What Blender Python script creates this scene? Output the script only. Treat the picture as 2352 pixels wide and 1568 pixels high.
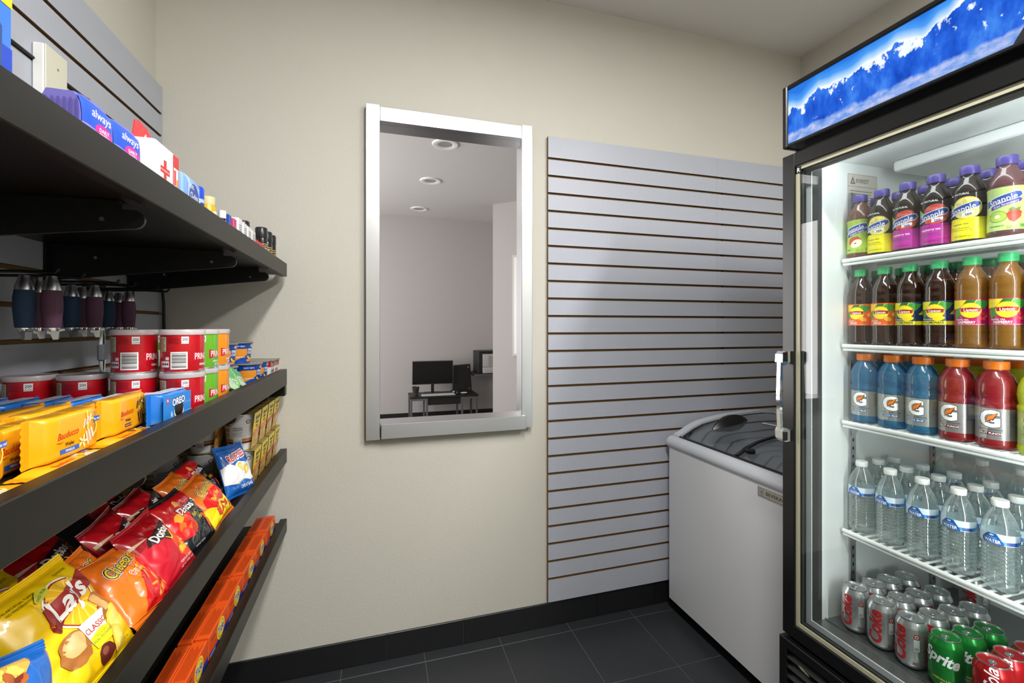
import bpy, bmesh, math, random
from mathutils import Vector, Matrix, noise

for o in list(bpy.data.objects):
    bpy.data.objects.remove(o)
scene = bpy.context.scene
C = scene.collection
R = math.radians

# ------------------------------------------------------------------ camera, world, lights, exposure
cam_d = bpy.data.cameras.new('camera')
cam_d.sensor_width = 36.0
cam_d.lens = 1030.0 / 2352.0 * 36.0
cam_d.shift_y = -35.0 / 2352.0
cam_d.clip_start = 0.02
cam = bpy.data.objects.new('camera', cam_d)
C.objects.link(cam)
cam.location = (0, 0, 1.311)
cam.rotation_euler = (R(90), 0, -math.atan(311 / 1030.0))
scene.camera = cam

world = bpy.data.worlds.new('world')
scene.world = world
world.use_nodes = True
world.node_tree.nodes['Background'].inputs[0].default_value = (1.0, 0.985, 0.96, 1)
world.node_tree.nodes['Background'].inputs[1].default_value = 0.5

def area(name, loc, size, power, col=(1, 1, 1), rot=(0, 0, 0), shape='DISK', sy=None, spread=180):
    d = bpy.data.lights.new(name, 'AREA')
    d.shape = shape
    d.size = size
    if sy:
        d.size_y = sy
    d.energy = power
    d.color = col
    d.spread = R(spread)
    o = bpy.data.objects.new(name, d)
    C.objects.link(o)
    o.location = loc
    o.rotation_euler = rot
    return o

area('ceiling_tube_light', (0.36, 0.10, 2.70), 0.15, 46, (1.0, 0.985, 0.955), (0, 0, 0), 'RECTANGLE', 1.2)
area('ceiling_tube_light', (1.50, -0.36, 2.70), 0.15, 54, (1.0, 0.985, 0.955), (0, 0, 0), 'RECTANGLE', 1.2)
area('office_fill_light', (-1.95, 4.0, 1.5), 1.8, 95, (1.0, 0.975, 0.965), (0, R(-90), 0), 'RECTANGLE', 2.6)  # added fill at the unseen left side, evens out the office walls and ceiling
area('cooler_tube_top', (1.275, 0.72, 1.800), 0.02, 0.8, (0.93, 0.98, 1.0), (0, R(-35), 0), 'RECTANGLE', 0.58)
area('cooler_tube_near', (1.262, 0.428, 1.12), 1.25, 4.4, (0.93, 0.98, 1.0), (0, R(-90), R(35)), 'RECTANGLE', 0.02)
area('cooler_tube_far', (1.262, 1.012, 1.12), 1.25, 0.3, (0.93, 0.98, 1.0), (0, R(-90), R(-35)), 'RECTANGLE', 0.02)

vs = scene.view_settings
vs.view_transform = 'Standard'
vs.look = 'None'
vs.gamma = 1
vs.use_curve_mapping = False
vs.exposure = 0.24
scene.cycles.transparent_max_bounces = 24
scene.cycles.max_bounces = 8
scene.cycles.caustics_reflective = False
scene.cycles.caustics_refractive = False

# ------------------------------------------------------------------ materials
def lin(h):
    h = h.lstrip('#')
    out = []
    for i in (0, 2, 4):
        c = int(h[i:i + 2], 16) / 255.0
        out.append(c / 12.92 if c <= 0.04045 else ((c + 0.055) / 1.055) ** 2.4)
    return (*out, 1.0)

MATS = {}
def mat(name, hexc, rough=0.5, metal=0.0, noise_amt=0.0, noise_scale=8.0, bump=0.0, bump_scale=200.0, coat=0.0, stretch=None, spec=0.5):
    if name in MATS:
        return MATS[name]
    m = bpy.data.materials.new(name)
    m.use_nodes = True
    nt = m.node_tree
    b = nt.nodes['Principled BSDF']
    col = lin(hexc)
    b.inputs['Base Color'].default_value = col
    b.inputs['Roughness'].default_value = rough
    b.inputs['Metallic'].default_value = metal
    b.inputs['Specular IOR Level'].default_value = spec
    b.inputs['Coat Weight'].default_value = coat
    if noise_amt or bump:
        tc = nt.nodes.new('ShaderNodeTexCoord')
        mp = nt.nodes.new('ShaderNodeMapping')
        nt.links.new(tc.outputs['Object'], mp.inputs['Vector'])
        if stretch:
            mp.inputs['Scale'].default_value = stretch
        if noise_amt:
            n = nt.nodes.new('ShaderNodeTexNoise')
            n.inputs['Scale'].default_value = noise_scale
            n.inputs['Detail'].default_value = 4
            nt.links.new(mp.outputs[0], n.inputs['Vector'])
            mx = nt.nodes.new('ShaderNodeMix')
            mx.data_type = 'RGBA'
            k = noise_amt
            mx.inputs['A'].default_value = (*[c * (1 - k) for c in col[:3]], 1)
            mx.inputs['B'].default_value = (*[min(1, c * (1 + k)) for c in col[:3]], 1)
            nt.links.new(n.outputs['Fac'], mx.inputs['Factor'])
            nt.links.new(mx.outputs['Result'], b.inputs['Base Color'])
        if bump:
            n2 = nt.nodes.new('ShaderNodeTexNoise')
            n2.inputs['Scale'].default_value = bump_scale
            n2.inputs['Detail'].default_value = 3
            nt.links.new(mp.outputs[0], n2.inputs['Vector'])
            bp = nt.nodes.new('ShaderNodeBump')
            bp.inputs['Strength'].default_value = bump
            bp.inputs['Distance'].default_value = 0.002
            nt.links.new(n2.outputs['Fac'], bp.inputs['Height'])
            nt.links.new(bp.outputs[0], b.inputs['Normal'])
    MATS[name] = m
    return m

def P(hexc, rough=0.38):
    return mat('print_%s_%d' % (hexc.lstrip('#'), int(rough * 100)), hexc, rough)

def clear(name, tint, refl_rough=0.02, diffuse=0.0, dcol='#ffffff', ior=1.45, refl=1.0, edge=0.0):
    """thin see-through plastic or glass: tinted transmission, fresnel reflection, a little body colour"""
    if name in MATS:
        return MATS[name]
    m = bpy.data.materials.new(name)
    m.use_nodes = True
    nt = m.node_tree
    nt.nodes.clear()
    out = nt.nodes.new('ShaderNodeOutputMaterial')
    tr = nt.nodes.new('ShaderNodeBsdfTransparent')
    tr.inputs[0].default_value = lin(tint)
    src = tr
    if diffuse > 0:
        df = nt.nodes.new('ShaderNodeBsdfPrincipled')
        df.inputs['Base Color'].default_value = lin(dcol)
        df.inputs['Roughness'].default_value = 0.35
        mx = nt.nodes.new('ShaderNodeMixShader')
        mx.inputs[0].default_value = diffuse
        if edge:  # white put into the colour at grazing angles, standing in for rim highlights
            l2 = nt.nodes.new('ShaderNodeLayerWeight')
            l2.inputs[0].default_value = 0.5
            p2 = nt.nodes.new('ShaderNodeMath')
            p2.operation = 'POWER'
            p2.inputs[1].default_value = 2.0
            nt.links.new(l2.outputs['Facing'], p2.inputs[0])
            q2 = nt.nodes.new('ShaderNodeMath')
            q2.operation = 'MULTIPLY_ADD'
            q2.inputs[1].default_value = edge
            q2.inputs[2].default_value = diffuse
            nt.links.new(p2.outputs[0], q2.inputs[0])
            nt.links.new(q2.outputs[0], mx.inputs[0])
        nt.links.new(tr.outputs[0], mx.inputs[1])
        nt.links.new(df.outputs[0], mx.inputs[2])
        src = mx
    gl = nt.nodes.new('ShaderNodeBsdfGlossy')
    gl.inputs['Roughness'].default_value = refl_rough
    # Schlick reflectance, the same from either side of the sheet
    f0 = ((ior - 1) / (ior + 1)) ** 2
    lw = nt.nodes.new('ShaderNodeLayerWeight')
    lw.inputs[0].default_value = 0.5
    pw = nt.nodes.new('ShaderNodeMath')
    pw.operation = 'POWER'
    pw.inputs[1].default_value = 5.0
    nt.links.new(lw.outputs['Facing'], pw.inputs[0])
    ml = nt.nodes.new('ShaderNodeMath')
    ml.operation = 'MULTIPLY_ADD'
    ml.inputs[1].default_value = (1 - f0) * refl
    ml.inputs[2].default_value = f0 * refl
    nt.links.new(pw.outputs[0], ml.inputs[0])
    mx2 = nt.nodes.new('ShaderNodeMixShader')
    nt.links.new(ml.outputs[0], mx2.inputs[0])
    nt.links.new(src.outputs[0], mx2.inputs[1])
    nt.links.new(gl.outputs[0], mx2.inputs[2])
    nt.links.new(mx2.outputs[0], out.inputs[0])
    MATS[name] = m
    return m

m_wall = mat('beige_wall_paint', '#cbc8bd', 0.75, noise_amt=0.035, noise_scale=2.2, bump=0.32, bump_scale=170)
m_ceil = mat('ceiling_paint', '#ebe9e6', 0.9, noise_amt=0.02, bump=0.15, bump_scale=150)
m_slat = mat('grey_laminate', '#b1b5c0', 0.42, noise_amt=0.05, noise_scale=60, stretch=(6, 6, 0.25))
m_mdf = mat('raw_fibreboard', '#7d613f', 0.85, noise_amt=0.12, noise_scale=120)
m_tile = mat('black_granite_tile', '#2c2e31', 0.40, noise_amt=0.75, noise_scale=240, bump=0.03, bump_scale=300)
m_basetile = mat('black_base_tile', '#1b1c1e', 0.35, noise_amt=0.25, noise_scale=260)
m_grout = mat('grey_grout', '#606264', 0.9, noise_amt=0.1)
m_alu = mat('brushed_aluminium', '#e0e2e5', 0.28, 1.0, bump=0.05, bump_scale=30, stretch=(60, 60, 1))
m_black = mat('black_laminate_shelf', '#1b1914', 0.36, noise_amt=0.06, noise_scale=20, spec=0.22)
m_bracket = mat('black_painted_steel', '#0d0d0e', 0.4)
m_white = mat('white_plastic', '#ebebe8', 0.35)
m_offwhite = mat('offwhite_plate', '#d9d7c4', 0.4)
m_blackgl = mat('black_powder_coat', '#0f1012', 0.28, noise_amt=0.05)
m_chrome = mat('chrome', '#e6e8ea', 0.06, 1.0)
m_steel = mat('satin_steel', '#b6b8bb', 0.28, 1.0)
m_liner = mat('white_cooler_liner', '#e4e8e6', 0.4)
m_glass = clear('door_glass', '#f5f7f6', 0.0, ior=1.5, refl=1.1)
m_lidglass = clear('freezer_lid_glass', '#eef1f2', 0.02, ior=1.6, refl=2.2)
m_frz = mat('white_freezer_enamel', '#dfe1e4', 0.35, noise_amt=0.015)
m_frzrim = mat('grey_freezer_rim', '#c3c7ce', 0.4)
m_cream = mat('cream_spacer', '#b9b79e', 0.4)
m_blk_plastic = mat('black_plastic', '#121213', 0.35)
m_cable = mat('black_cable', '#0b0b0b', 0.5)
m_can_alu = mat('can_aluminium', '#d3d6d6', 0.22, 0.9)

# ------------------------------------------------------------------ mesh building helpers
class MB:
    def __init__(s):
        s.v, s.f, s.m, s.mats = [], [], [], []
        s.soft = False
    def mi(s, m):
        if m not in s.mats:
            s.mats.append(m)
        return s.mats.index(m)
    def add(s, verts, faces, m):
        k = len(s.v)
        s.v.extend(verts)
        i = s.mi(m)
        for f in faces:
            s.f.append(tuple(k + a for a in f))
            s.m.append(i)
        return s
    def box(s, x0, x1, y0, y1, z0, z1, m, c=0.0):
        if c <= 0:
            v = [(x, y, z) for z in (z0, z1) for y in (y0, y1) for x in (x0, x1)]
            f = [(0, 2, 3, 1), (4, 5, 7, 6), (0, 1, 5, 4), (2, 6, 7, 3), (0, 4, 6, 2), (1, 3, 7, 5)]
            return s.add(v, f, m)
        bm = bmesh.new()
        bmesh.ops.create_cube(bm, size=1.0)
        for q in bm.verts:
            q.co = Vector(((x0 + x1) / 2 + q.co.x * (x1 - x0), (y0 + y1) / 2 + q.co.y * (y1 - y0), (z0 + z1) / 2 + q.co.z * (z1 - z0)))
        bmesh.ops.bevel(bm, geom=list(bm.edges), offset=c, segments=1 if c < 0.004 else 3, affect='EDGES', profile=0.5)
        s.frombm(bm, m)
        return s
    def frombm(s, bm, m):
        bm.verts.index_update()
        s.add([tuple(q.co) for q in bm.verts], [tuple(q.index for q in f.verts) for f in bm.faces], m)
        bm.free()
    def lathe(s, prof, m, seg=24, cx=0, cy=0, caps=True):
        s.soft = True
        n = len(prof)
        v = []
        for r, z in prof:
            for k in range(seg):
                a = 2 * math.pi * k / seg
                v.append((cx + r * math.cos(a), cy + r * math.sin(a), z))
        f = []
        for i in range(n - 1):
            for k in range(seg):
                k2 = (k + 1) % seg
                f.append((i * seg + k, i * seg + k2, (i + 1) * seg + k2, (i + 1) * seg + k))
        if caps:
            if prof[0][0] > 1e-5:
                f.append(tuple(reversed(range(seg))))
            if prof[-1][0] > 1e-5:
                f.append(tuple((n - 1) * seg + k for k in range(seg)))
        return s.add(v, f, m)
    def tube(s, pts, r, m, seg=8):
        s.soft = True
        pts = [Vector(p) for p in pts]
        v, f = [], []
        for i, p in enumerate(pts):
            d = (pts[min(i + 1, len(pts) - 1)] - pts[max(i - 1, 0)]).normalized()
            a = d.cross(Vector((0, 0, 1)))
            if a.length < 1e-3:
                a = d.cross(Vector((1, 0, 0)))
            a.normalize()
            b = d.cross(a)
            for k in range(seg):
                t = 2 * math.pi * k / seg
                v.append(tuple(p + a * (r * math.cos(t)) + b * (r * math.sin(t))))
        for i in range(len(pts) - 1):
            for k in range(seg):
                k2 = (k + 1) % seg
                f.append((i * seg + k, i * seg + k2, (i + 1) * seg + k2, (i + 1) * seg + k))
        f.append(tuple(range(seg)))
        f.append(tuple((len(pts) - 1) * seg + k for k in reversed(range(seg))))
        return s.add(v, f, m)
    def prism(s, poly, axis, a0, a1, m):
        """extrude a closed 2D outline along an axis: 'x' (y,z), 'y' (x,z), 'z' (x,y)"""
        n = len(poly)
        def p3(p, a):
            return {'x': (a, p[0], p[1]), 'y': (p[0], a, p[1]), 'z': (p[0], p[1], a)}[axis]
        v = [p3(p, a0) for p in poly] + [p3(p, a1) for p in poly]
        f = [tuple(range(n)), tuple(reversed(range(n, 2 * n)))]
        f += [(i, n + i, n + (i + 1) % n, (i + 1) % n) for i in range(n)]
        return s.add(v, f, m)
    def mesh(s, name, angle=None):
        if angle is None:
            angle = 50 if s.soft else 20
        me = bpy.data.meshes.new(name)
        me.from_pydata(s.v, [], s.f)
        for m in s.mats:
            me.materials.append(m)
        me.polygons.foreach_set('material_index', s.m)
        bm = bmesh.new()
        bm.from_mesh(me)
        bmesh.ops.recalc_face_normals(bm, faces=bm.faces)
        bm.to_mesh(me)
        bm.free()
        me.shade_smooth()
        me.set_sharp_from_angle(angle=R(angle))
        me.update()
        return me
    def build(s, name, parent=None, angle=None):
        o = bpy.data.objects.new(name, s.mesh(name, angle))
        C.objects.link(o)
        if parent is not None:
            o.parent = parent
        return o

# ---- flat print (lettering, pictures on packs), laid onto a surface by a mapping function
TXT = {}
def text_geo(s, bold):
    k = (s, bold)
    if k not in TXT:
        cu = bpy.data.curves.new('lettering', 'FONT')
        cu.body = s
        cu.size = 1.0
        cu.offset = bold
        cu.resolution_u = 3
        cu.align_x = 'CENTER'
        cu.fill_mode = 'FRONT'
        o = bpy.data.objects.new('lettering', cu)
        me = bpy.data.meshes.new_from_object(o)
        vs_ = [(q.co.x, q.co.y - 0.34) for q in me.vertices]
        fs_ = [tuple(p.vertices) for p in me.polygons]
        bpy.data.objects.remove(o)
        bpy.data.curves.remove(cu)
        bpy.data.meshes.remove(me)
        TXT[k] = (vs_, fs_)
    return TXT[k]

class D:
    def __init__(s):
        s.it = []
        s.n = 0
    def put(s, v, f, col):
        bb = (min(p[0] for p in v), min(p[1] for p in v), max(p[0] for p in v), max(p[1] for p in v))
        n = 1 + max([q[3] for q in s.it if q[4][0] < bb[2] and q[4][2] > bb[0] and q[4][1] < bb[3] and q[4][3] > bb[1]], default=0)
        s.it.append((v, f, col if not isinstance(col, str) else P(col), n, bb))
        return s
    def poly(s, pts, col):
        return s.put(list(pts), [tuple(range(len(pts)))], col)
    def rect(s, u0, v0, u1, v1, col):
        return s.poly([(u0, v0), (u1, v0), (u1, v1), (u0, v1)], col)
    def ell(s, u, v, ru, rv, col, n=22, rot=0, jag=0, seed=0):
        c, q = math.cos(R(rot)), math.sin(R(rot))
        rnd = random.Random(seed)
        pts = []
        for i in range(n):
            a = 2 * math.pi * i / n
            j = 1 + (rnd.random() - 0.5) * jag
            x, y = ru * j * math.cos(a), rv * j * math.sin(a)
            pts.append((u + x * c - y * q, v + x * q + y * c))
        return s.poly(pts, col)
    def text(s, t, u, v, h, col, bold=0.0, shear=0.0, rot=0, sx=1.0):
        vs_, fs_ = text_geo(t, bold)
        k = h / 0.7
        c, q = math.cos(R(rot)), math.sin(R(rot))
        out = []
        for x, y in vs_:
            x = (x * sx + y * shear) * k
            y = y * k
            out.append((u + x * c - y * q, v + x * q + y * c))
        return s.put(out, fs_, col)
    def lines(s, u0, v0, u1, v1, n, col, fill=0.45):
        """rows of fine print"""
        st = (v1 - v0) / n
        v, f = [], []
        for i in range(n):
            k = len(v)
            e = u1 - (u1 - u0) * 0.12 * ((i * 7) % 4) / 3
            v += [(u0, v0 + st * i), (e, v0 + st * i), (e, v0 + st * (i + fill)), (u0, v0 + st * (i + fill))]
            f.append((k, k + 1, k + 2, k + 3))
        return s.put(v, f, col)
    def bars(s, u0, v0, u1, v1, n, col='#101010', vertical=True):
        """bar code"""
        s.rect(u0, v0, u1, v1, '#f4f4f0')
        rnd = random.Random(n)
        m = 0.08
        v, f = [], []
        L = (u1 - u0) if vertical else (v1 - v0)
        for i in range(n):
            a = L * (m + (1 - 2 * m) * i / n)
            b = a + L * (1 - 2 * m) / n * rnd.choice((0.3, 0.5, 0.8))
            k = len(v)
            if vertical:
                d = (v1 - v0) * m
                v += [(u0 + a, v0 + d), (u0 + b, v0 + d), (u0 + b, v1 - d), (u0 + a, v1 - d)]
            else:
                d = (u1 - u0) * m
                v += [(u0 + d, v0 + a), (u1 - d, v0 + a), (u1 - d, v0 + b), (u0 + d, v0 + b)]
            f.append((k, k + 1, k + 2, k + 3))
        return s.put(v, f, col)
    def to(s, mb, fn, dice=0.0, dice_v=None, lift=0.0003, step=0.00005):
        for v, f, col, n, bb in s.it:
            off = lift + step * n
            if dice > 0:
                dd_ = (dice, dice_v or dice)
                bm = bmesh.new()
                bv = [bm.verts.new((x, y, 0)) for x, y in v]
                for q in f:
                    try:
                        bm.faces.new([bv[i] for i in q])
                    except ValueError:
                        pass
                for ax in (0, 1):
                    lo = min(p[ax] for p in v)
                    hi = max(p[ax] for p in v)
                    st = dd_[ax]
                    a = math.floor(lo / st) * st + st
                    no = (1, 0, 0) if ax == 0 else (0, 1, 0)
                    while a < hi:
                        co = (a, 0, 0) if ax == 0 else (0, a, 0)
                        bmesh.ops.bisect_plane(bm, geom=bm.verts[:] + bm.edges[:] + bm.faces[:], plane_co=co, plane_no=no, dist=1e-7)
                        a += st
                bm.verts.index_update()
                vv = [fn(q.co.x, q.co.y, off) for q in bm.verts]
                ff = [tuple(q.index for q in fc.verts) for fc in bm.faces]
                bm.free()
                mb.add(vv, ff, col)
            else:
                mb.add([fn(x, y, off) for x, y in v], f, col)
        return mb

def plane_map(o, U, V, N):
    o, U, V, N = Vector(o), Vector(U), Vector(V), Vector(N)
    return lambda u, v, l: tuple(o + U * u + V * v + N * l)
def front_map(x, z0=0.0):           # face looking along +X, right = +Y
    return plane_map((x, 0, z0), (0, 1, 0), (0, 0, 1), (1, 0, 0))
def near_map(y, z0=0.0):            # face looking along -Y, right = +X
    return plane_map((0, y, z0), (1, 0, 0), (0, 0, 1), (0, -1, 0))
def top_map(z):                     # face looking up, read from +X
    return plane_map((0, 0, z), (0, 1, 0), (-1, 0, 0), (0, 0, 1))
def rad_at(prof, z):
    for (r0, z0), (r1, z1) in zip(prof, prof[1:]):
        if min(z0, z1) <= z <= max(z0, z1) and abs(z1 - z0) > 1e-6:
            return r0 + (r1 - r0) * (z - z0) / (z1 - z0)
    return prof[-1][0]
def cyl_map(prof, R0, yaw=0.0, lift=0.0):
    def fn(u, v, l):
        r = rad_at(prof, v) + l + lift
        a = u / R0 + yaw
        return (r * math.cos(a), r * math.sin(a), v)
    return fn

# ---- scene tree helpers
def thing(name, label, cat, loc=(0, 0, 0), rz=0, group=None):
    o = bpy.data.objects.new(name, None)
    C.objects.link(o)
    o.empty_display_size = 0.02
    o.location = loc
    o.rotation_euler = (0, 0, rz)
    tag(o, label, cat, group)
    return o
def tag(o, label, cat, group=None):
    o['label'] = label
    o['category'] = cat
    if group:
        o['group'] = group
    return o
def struct(o):
    o['kind'] = 'structure'
    return o
def copy_tree(o, parent=None):
    c = o.copy()
    C.objects.link(c)
    if parent is not None:
        c.parent = parent
    for ch in list(o.children):
        copy_tree(ch, c)
    return c
PROTO = {}
def place(key, maker, label, cat, loc, rz=0, group=None, rx=0, ry=0):
    """first use builds the thing, later uses copy it with its parts"""
    if key not in PROTO:
        o = maker()
        PROTO[key] = o
    else:
        o = copy_tree(PROTO[key])
    tag(o, label, cat, group)
    o.location = loc
    o.rotation_euler = (rx, ry, rz)
    return o
ORD = ['first', 'second', 'third', 'fourth', 'fifth', 'sixth', 'seventh', 'eighth', 'ninth', 'tenth']

# ================================================================== SETTING
XL, XR, YB, ZC = -0.73, 2.154, 1.838, 2.736
YR = -1.6
# back wall with the window opening
WX0, WX1, WZ0, WZ1 = 0.0, 0.612, 0.90, 2.125
mb = MB()
mb.box(XL - 0.1, WX0, YB, YB + 0.075, 0, ZC, m_wall)
mb.box(WX1, XR + 0.1, YB, YB + 0.075, 0, ZC, m_wall)
mb.box(WX0, WX1, YB, YB + 0.075, 0, WZ0, m_wall)
mb.box(WX0, WX1, YB, YB + 0.075, WZ1, ZC, m_wall)
struct(mb.build('wall_back'))
struct(MB().box(XL - 0.1, XL, YR, YB, 0, ZC, m_wall).build('wall_left'))
struct(MB().box(XR, XR + 0.1, YR, YB, 0, ZC, m_wall).build('wall_right'))
mb = MB().box(XL - 0.1, 0.25, YR - 0.1, YR, 0, ZC, m_wall).box(1.20, XR + 0.1, YR - 0.1, YR, 0, ZC, m_wall).box(0.25, 1.20, YR - 0.1, YR, 2.10, ZC, m_wall)
struct(mb.build('wall_rear'))
struct(MB().box(XL - 0.1, XR + 0.1, YR, YB + 0.075, ZC, ZC + 0.08, m_ceil).build('ceiling'))
fl = struct(MB().box(XL - 0.1, XR + 0.1, YR, YB + 0.075, -0.08, -0.0012, m_grout).build('floor'))
# floor tiles
tile_me = {}
xj = [-0.128 + 0.311 * k for k in range(-3, 9)]
yj = [1.776 - 0.305 * k for k in range(0, 11)]
ys = [(1.776, YB)] + [(yj[k + 1], yj[k]) for k in range(len(yj) - 1)]
rnd = random.Random(4)
for (y0, y1) in ys:
    for x0 in xj:
        a0, a1 = max(x0, XL), min(x0 + 0.311, XR)
        if a1 - a0 < 0.02:
            continue
        g = 0.0012
        w, h = round(a1 - a0 - 2 * g, 4), round(y1 - y0 - 2 * g, 4)
        if (w, h) not in tile_me:
            tile_me[(w, h)] = MB().box(-w / 2, w / 2, -h / 2, h / 2, -0.0011, 0.0, m_tile, 0.0007).mesh('floor_tile')
        t = bpy.data.objects.new('floor_tile', tile_me[(w, h)])
        C.objects.link(t)
        t.parent = fl
        t.location = ((a0 + a1) / 2, (y0 + y1) / 2, rnd.uniform(0.0, 0.0002))
# baseboards of upright tiles
def baseboard(name, axis, lo, hi, start, fixed, toward):
    root = bpy.data.objects.new(name, None)
    C.objects.link(root)
    struct(root)
    x = start
    while x > lo:
        x -= 0.305
    cache = {}
    while x < hi:
        a0, a1 = max(x, lo) + 0.0011, min(x + 0.305, hi) - 0.0011
        x += 0.305
        if a1 - a0 < 0.01:
            continue
        w = round(a1 - a0, 4)
        if w not in cache:
            cache[w] = (MB().box(-w / 2, w / 2, -0.004, 0.004, 0.0015, 0.101, m_basetile, 0.0012) if axis == 'x' else
                        MB().box(-0.004, 0.004, -w / 2, w / 2, 0.0015, 0.101, m_basetile, 0.0012)).mesh('base_tile')
        t = bpy.data.objects.new('base_tile', cache[w])
        C.objects.link(t)
        t.parent = root
        c = (a0 + a1) / 2
        t.location = (c, fixed + toward * 0.005, 0) if axis == 'x' else (fixed + toward * 0.005, c, 0)
    b = MB()
    if axis == 'x':
        b.box(lo, hi, min(fixed, fixed + toward * 0.0035), max(fixed, fixed + toward * 0.0035), 0.0, 0.100, m_grout)
    else:
        b.box(min(fixed, fixed + toward * 0.0035), max(fixed, fixed + toward * 0.0035), lo, hi, 0.0, 0.100, m_grout)
    b.build('grout_backing', root)
baseboard('baseboard_back', 'x', XL + 0.011, XR - 0.011, 0.039, YB, -1)
baseboard('baseboard_left', 'y', YR, YB - 0.011, 0.2, XL, 1)
baseboard('baseboard_right', 'y', YR, YB - 0.011, 0.2, XR, -1)

# window frame: aluminium channel
win = struct(thing('window_1', 'open pass-through window in brushed aluminium frame on beige wall', 'window'))
del win['category']
MB().box(-0.040, 0.0125, 1.808, 1.838, 0.872, 2.168, m_alu, 0.0015).box(0.0, 0.0125, 1.836, 1.915, 0.90, 2.12, m_alu).build('jamb', win)
MB().box(0.589, 0.637, 1.808, 1.838, 0.880, 2.166, m_alu, 0.0015).box(0.600, 0.612, 1.836, 1.915, 0.90, 2.12, m_alu).build('jamb', win)
MB().box(0.0128, 0.5887, 1.806, 1.836, 2.105, 2.160, m_alu, 0.0015).box(0.0125, 0.600, 1.836, 1.915, 2.105, 2.118, m_alu).build('head', win)
MB().box(0.016, 0.606, 1.798, 1.838, 0.876, 0.932, m_alu, 0.002).box(0.0125, 0.600, 1.836, 1.915, 0.918, 0.932, m_alu).build('sill', win)

# slat panels
SZ = [2.041 - 0.0762 * k for k in range(25)]
def slat_panel(name, label, axis, lo, hi, fixed, toward, seam=None):
    root = thing(name, label, 'wall panel')
    b = MB()
    f0, f1 = fixed + toward * 0.0005, fixed + toward * 0.0085
    f2 = fixed + toward * 0.019
    def bx(mb_, a0, a1, q0, q1, z0, z1, m, c=0):
        q0, q1 = min(q0, q1), max(q0, q1)
        if axis == 'x':
            mb_.box(a0, a1, q0, q1, z0, z1, m, c)
        else:
            mb_.box(q0, q1, a0, a1, z0, z1, m, c)
    bx(b, lo, hi, f0, f1, 0.111, 2.137, m_mdf)
    b.build('backing_board', root)
    cuts = [lo] + ([seam] if seam else []) + [hi]
    edges = [2.137] + SZ + [0.111]
    for i in range(len(edges) - 1):
        z1 = edges[i] - (0.0053 if i else 0)
        z0 = edges[i + 1] + (0.0053 if i < len(edges) - 2 else 0)
        sl = MB()
        for a0, a1 in zip(cuts, cuts[1:]):
            g = 0.0004
            bx(sl, a0 + (g if a0 != lo else 0), a1 - (g if a1 != hi else 0), f2, f2 - toward * 0.0012, z0, z1, m_slat, 0.0)
            # raw core behind the laminate face
            bx(sl, a0 + (g if a0 != lo else 0), a1 - (g if a1 != hi else 0), f2 - toward * 0.0012, f1, z0, z1, m_mdf)
        sl.build('slat', root)
    # nail heads in the grooves
    nl = MB()
    k = 0
    for z in SZ:
        for a in (lo + 0.05, (lo + hi) / 2 - 0.15, hi - 0.5):
            k += 1
            if (k * 7) % 3 == 0 and lo < a < hi:
                c = 0.003
                bx(nl, a - 2 * c, a + 2 * c, f1, f1 + toward * 0.0015, z - c, z + c, m_cable)
    nl.build('screw_heads', root)
    return root
slat_panel('slatwall_panel', 'grey slatted wall panel on the back wall behind the white freezer', 'x', 0.714, XR - 0.012, YB, -1, seam=1.60)
slat_panel('slatwall_panel', 'grey slatted wall panel behind the black snack shelves', 'y', -0.6, YB - 0.002, XL, 1)

# ================================================================== OFFICE BEYOND THE WINDOW
def wallpaper(name):
    m = bpy.data.materials.new(name)
    m.use_nodes = True
    nt = m.node_tree
    b = nt.nodes['Principled BSDF']
    b.inputs['Roughness'].default_value = 0.85
    tc = nt.nodes.new('ShaderNodeTexCoord')
    sp = nt.nodes.new('ShaderNodeSeparateXYZ')
    nt.links.new(tc.outputs['Object'], sp.inputs[0])
    def wave(sock, freq):
        a = nt.nodes.new('ShaderNodeMath'); a.operation = 'MULTIPLY'; a.inputs[1].default_value = freq
        nt.links.new(sock, a.inputs[0])
        q = nt.nodes.new('ShaderNodeMath'); q.operation = 'SINE'
        nt.links.new(a.outputs[0], q.inputs[0])
        return q.outputs[0]
    sx = nt.nodes.new('ShaderNodeMath'); sx.operation = 'ADD'
    sy_ = nt.nodes.new('ShaderNodeMath'); sy_.operation = 'MULTIPLY'; sy_.inputs[1].default_value = -0.4
    nt.links.new(sp.outputs[1], sy_.inputs[0])
    nt.links.new(sp.outputs[0], sx.inputs[0]); nt.links.new(sy_.outputs[0], sx.inputs[1])
    w1, w2 = wave(sx.outputs[0], 2 * math.pi / 0.022), wave(sp.outputs[2], 2 * math.pi / 0.022)
    mn = nt.nodes.new('ShaderNodeMath'); mn.operation = 'MINIMUM'
    nt.links.new(w1, mn.inputs[0]); nt.links.new(w2, mn.inputs[1])
    ns = nt.nodes.new('ShaderNodeTexNoise'); ns.inputs['Scale'].default_value = 9
    nt.links.new(tc.outputs['Object'], ns.inputs['Vector'])
    ad = nt.nodes.new('ShaderNodeMath'); ad.operation = 'MULTIPLY_ADD'; ad.inputs[1].default_value = 0.35
    nt.links.new(ns.outputs['Fac'], ad.inputs[0]); nt.links.new(mn.outputs[0], ad.inputs[2])
    rp = nt.nodes.new('ShaderNodeValToRGB')
    rp.color_ramp.elements[0].position = 0.45; rp.color_ramp.elements[0].color = lin('#b9b4b2')
    rp.color_ramp.elements[1].position = 0.95; rp.color_ramp.elements[1].color = lin('#a8a4a3')
    nt.links.new(ad.outputs[0], rp.inputs[0])
    nt.links.new(rp.outputs[0], b.inputs['Base Color'])
    return m
m_paper = wallpaper('woven_dot_wallpaper')
m_oceil = mat('office_ceiling_paint', '#d2cfcc', 0.9)
m_dark = mat('dark_charcoal', '#1b1a1a', 0.45)
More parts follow.
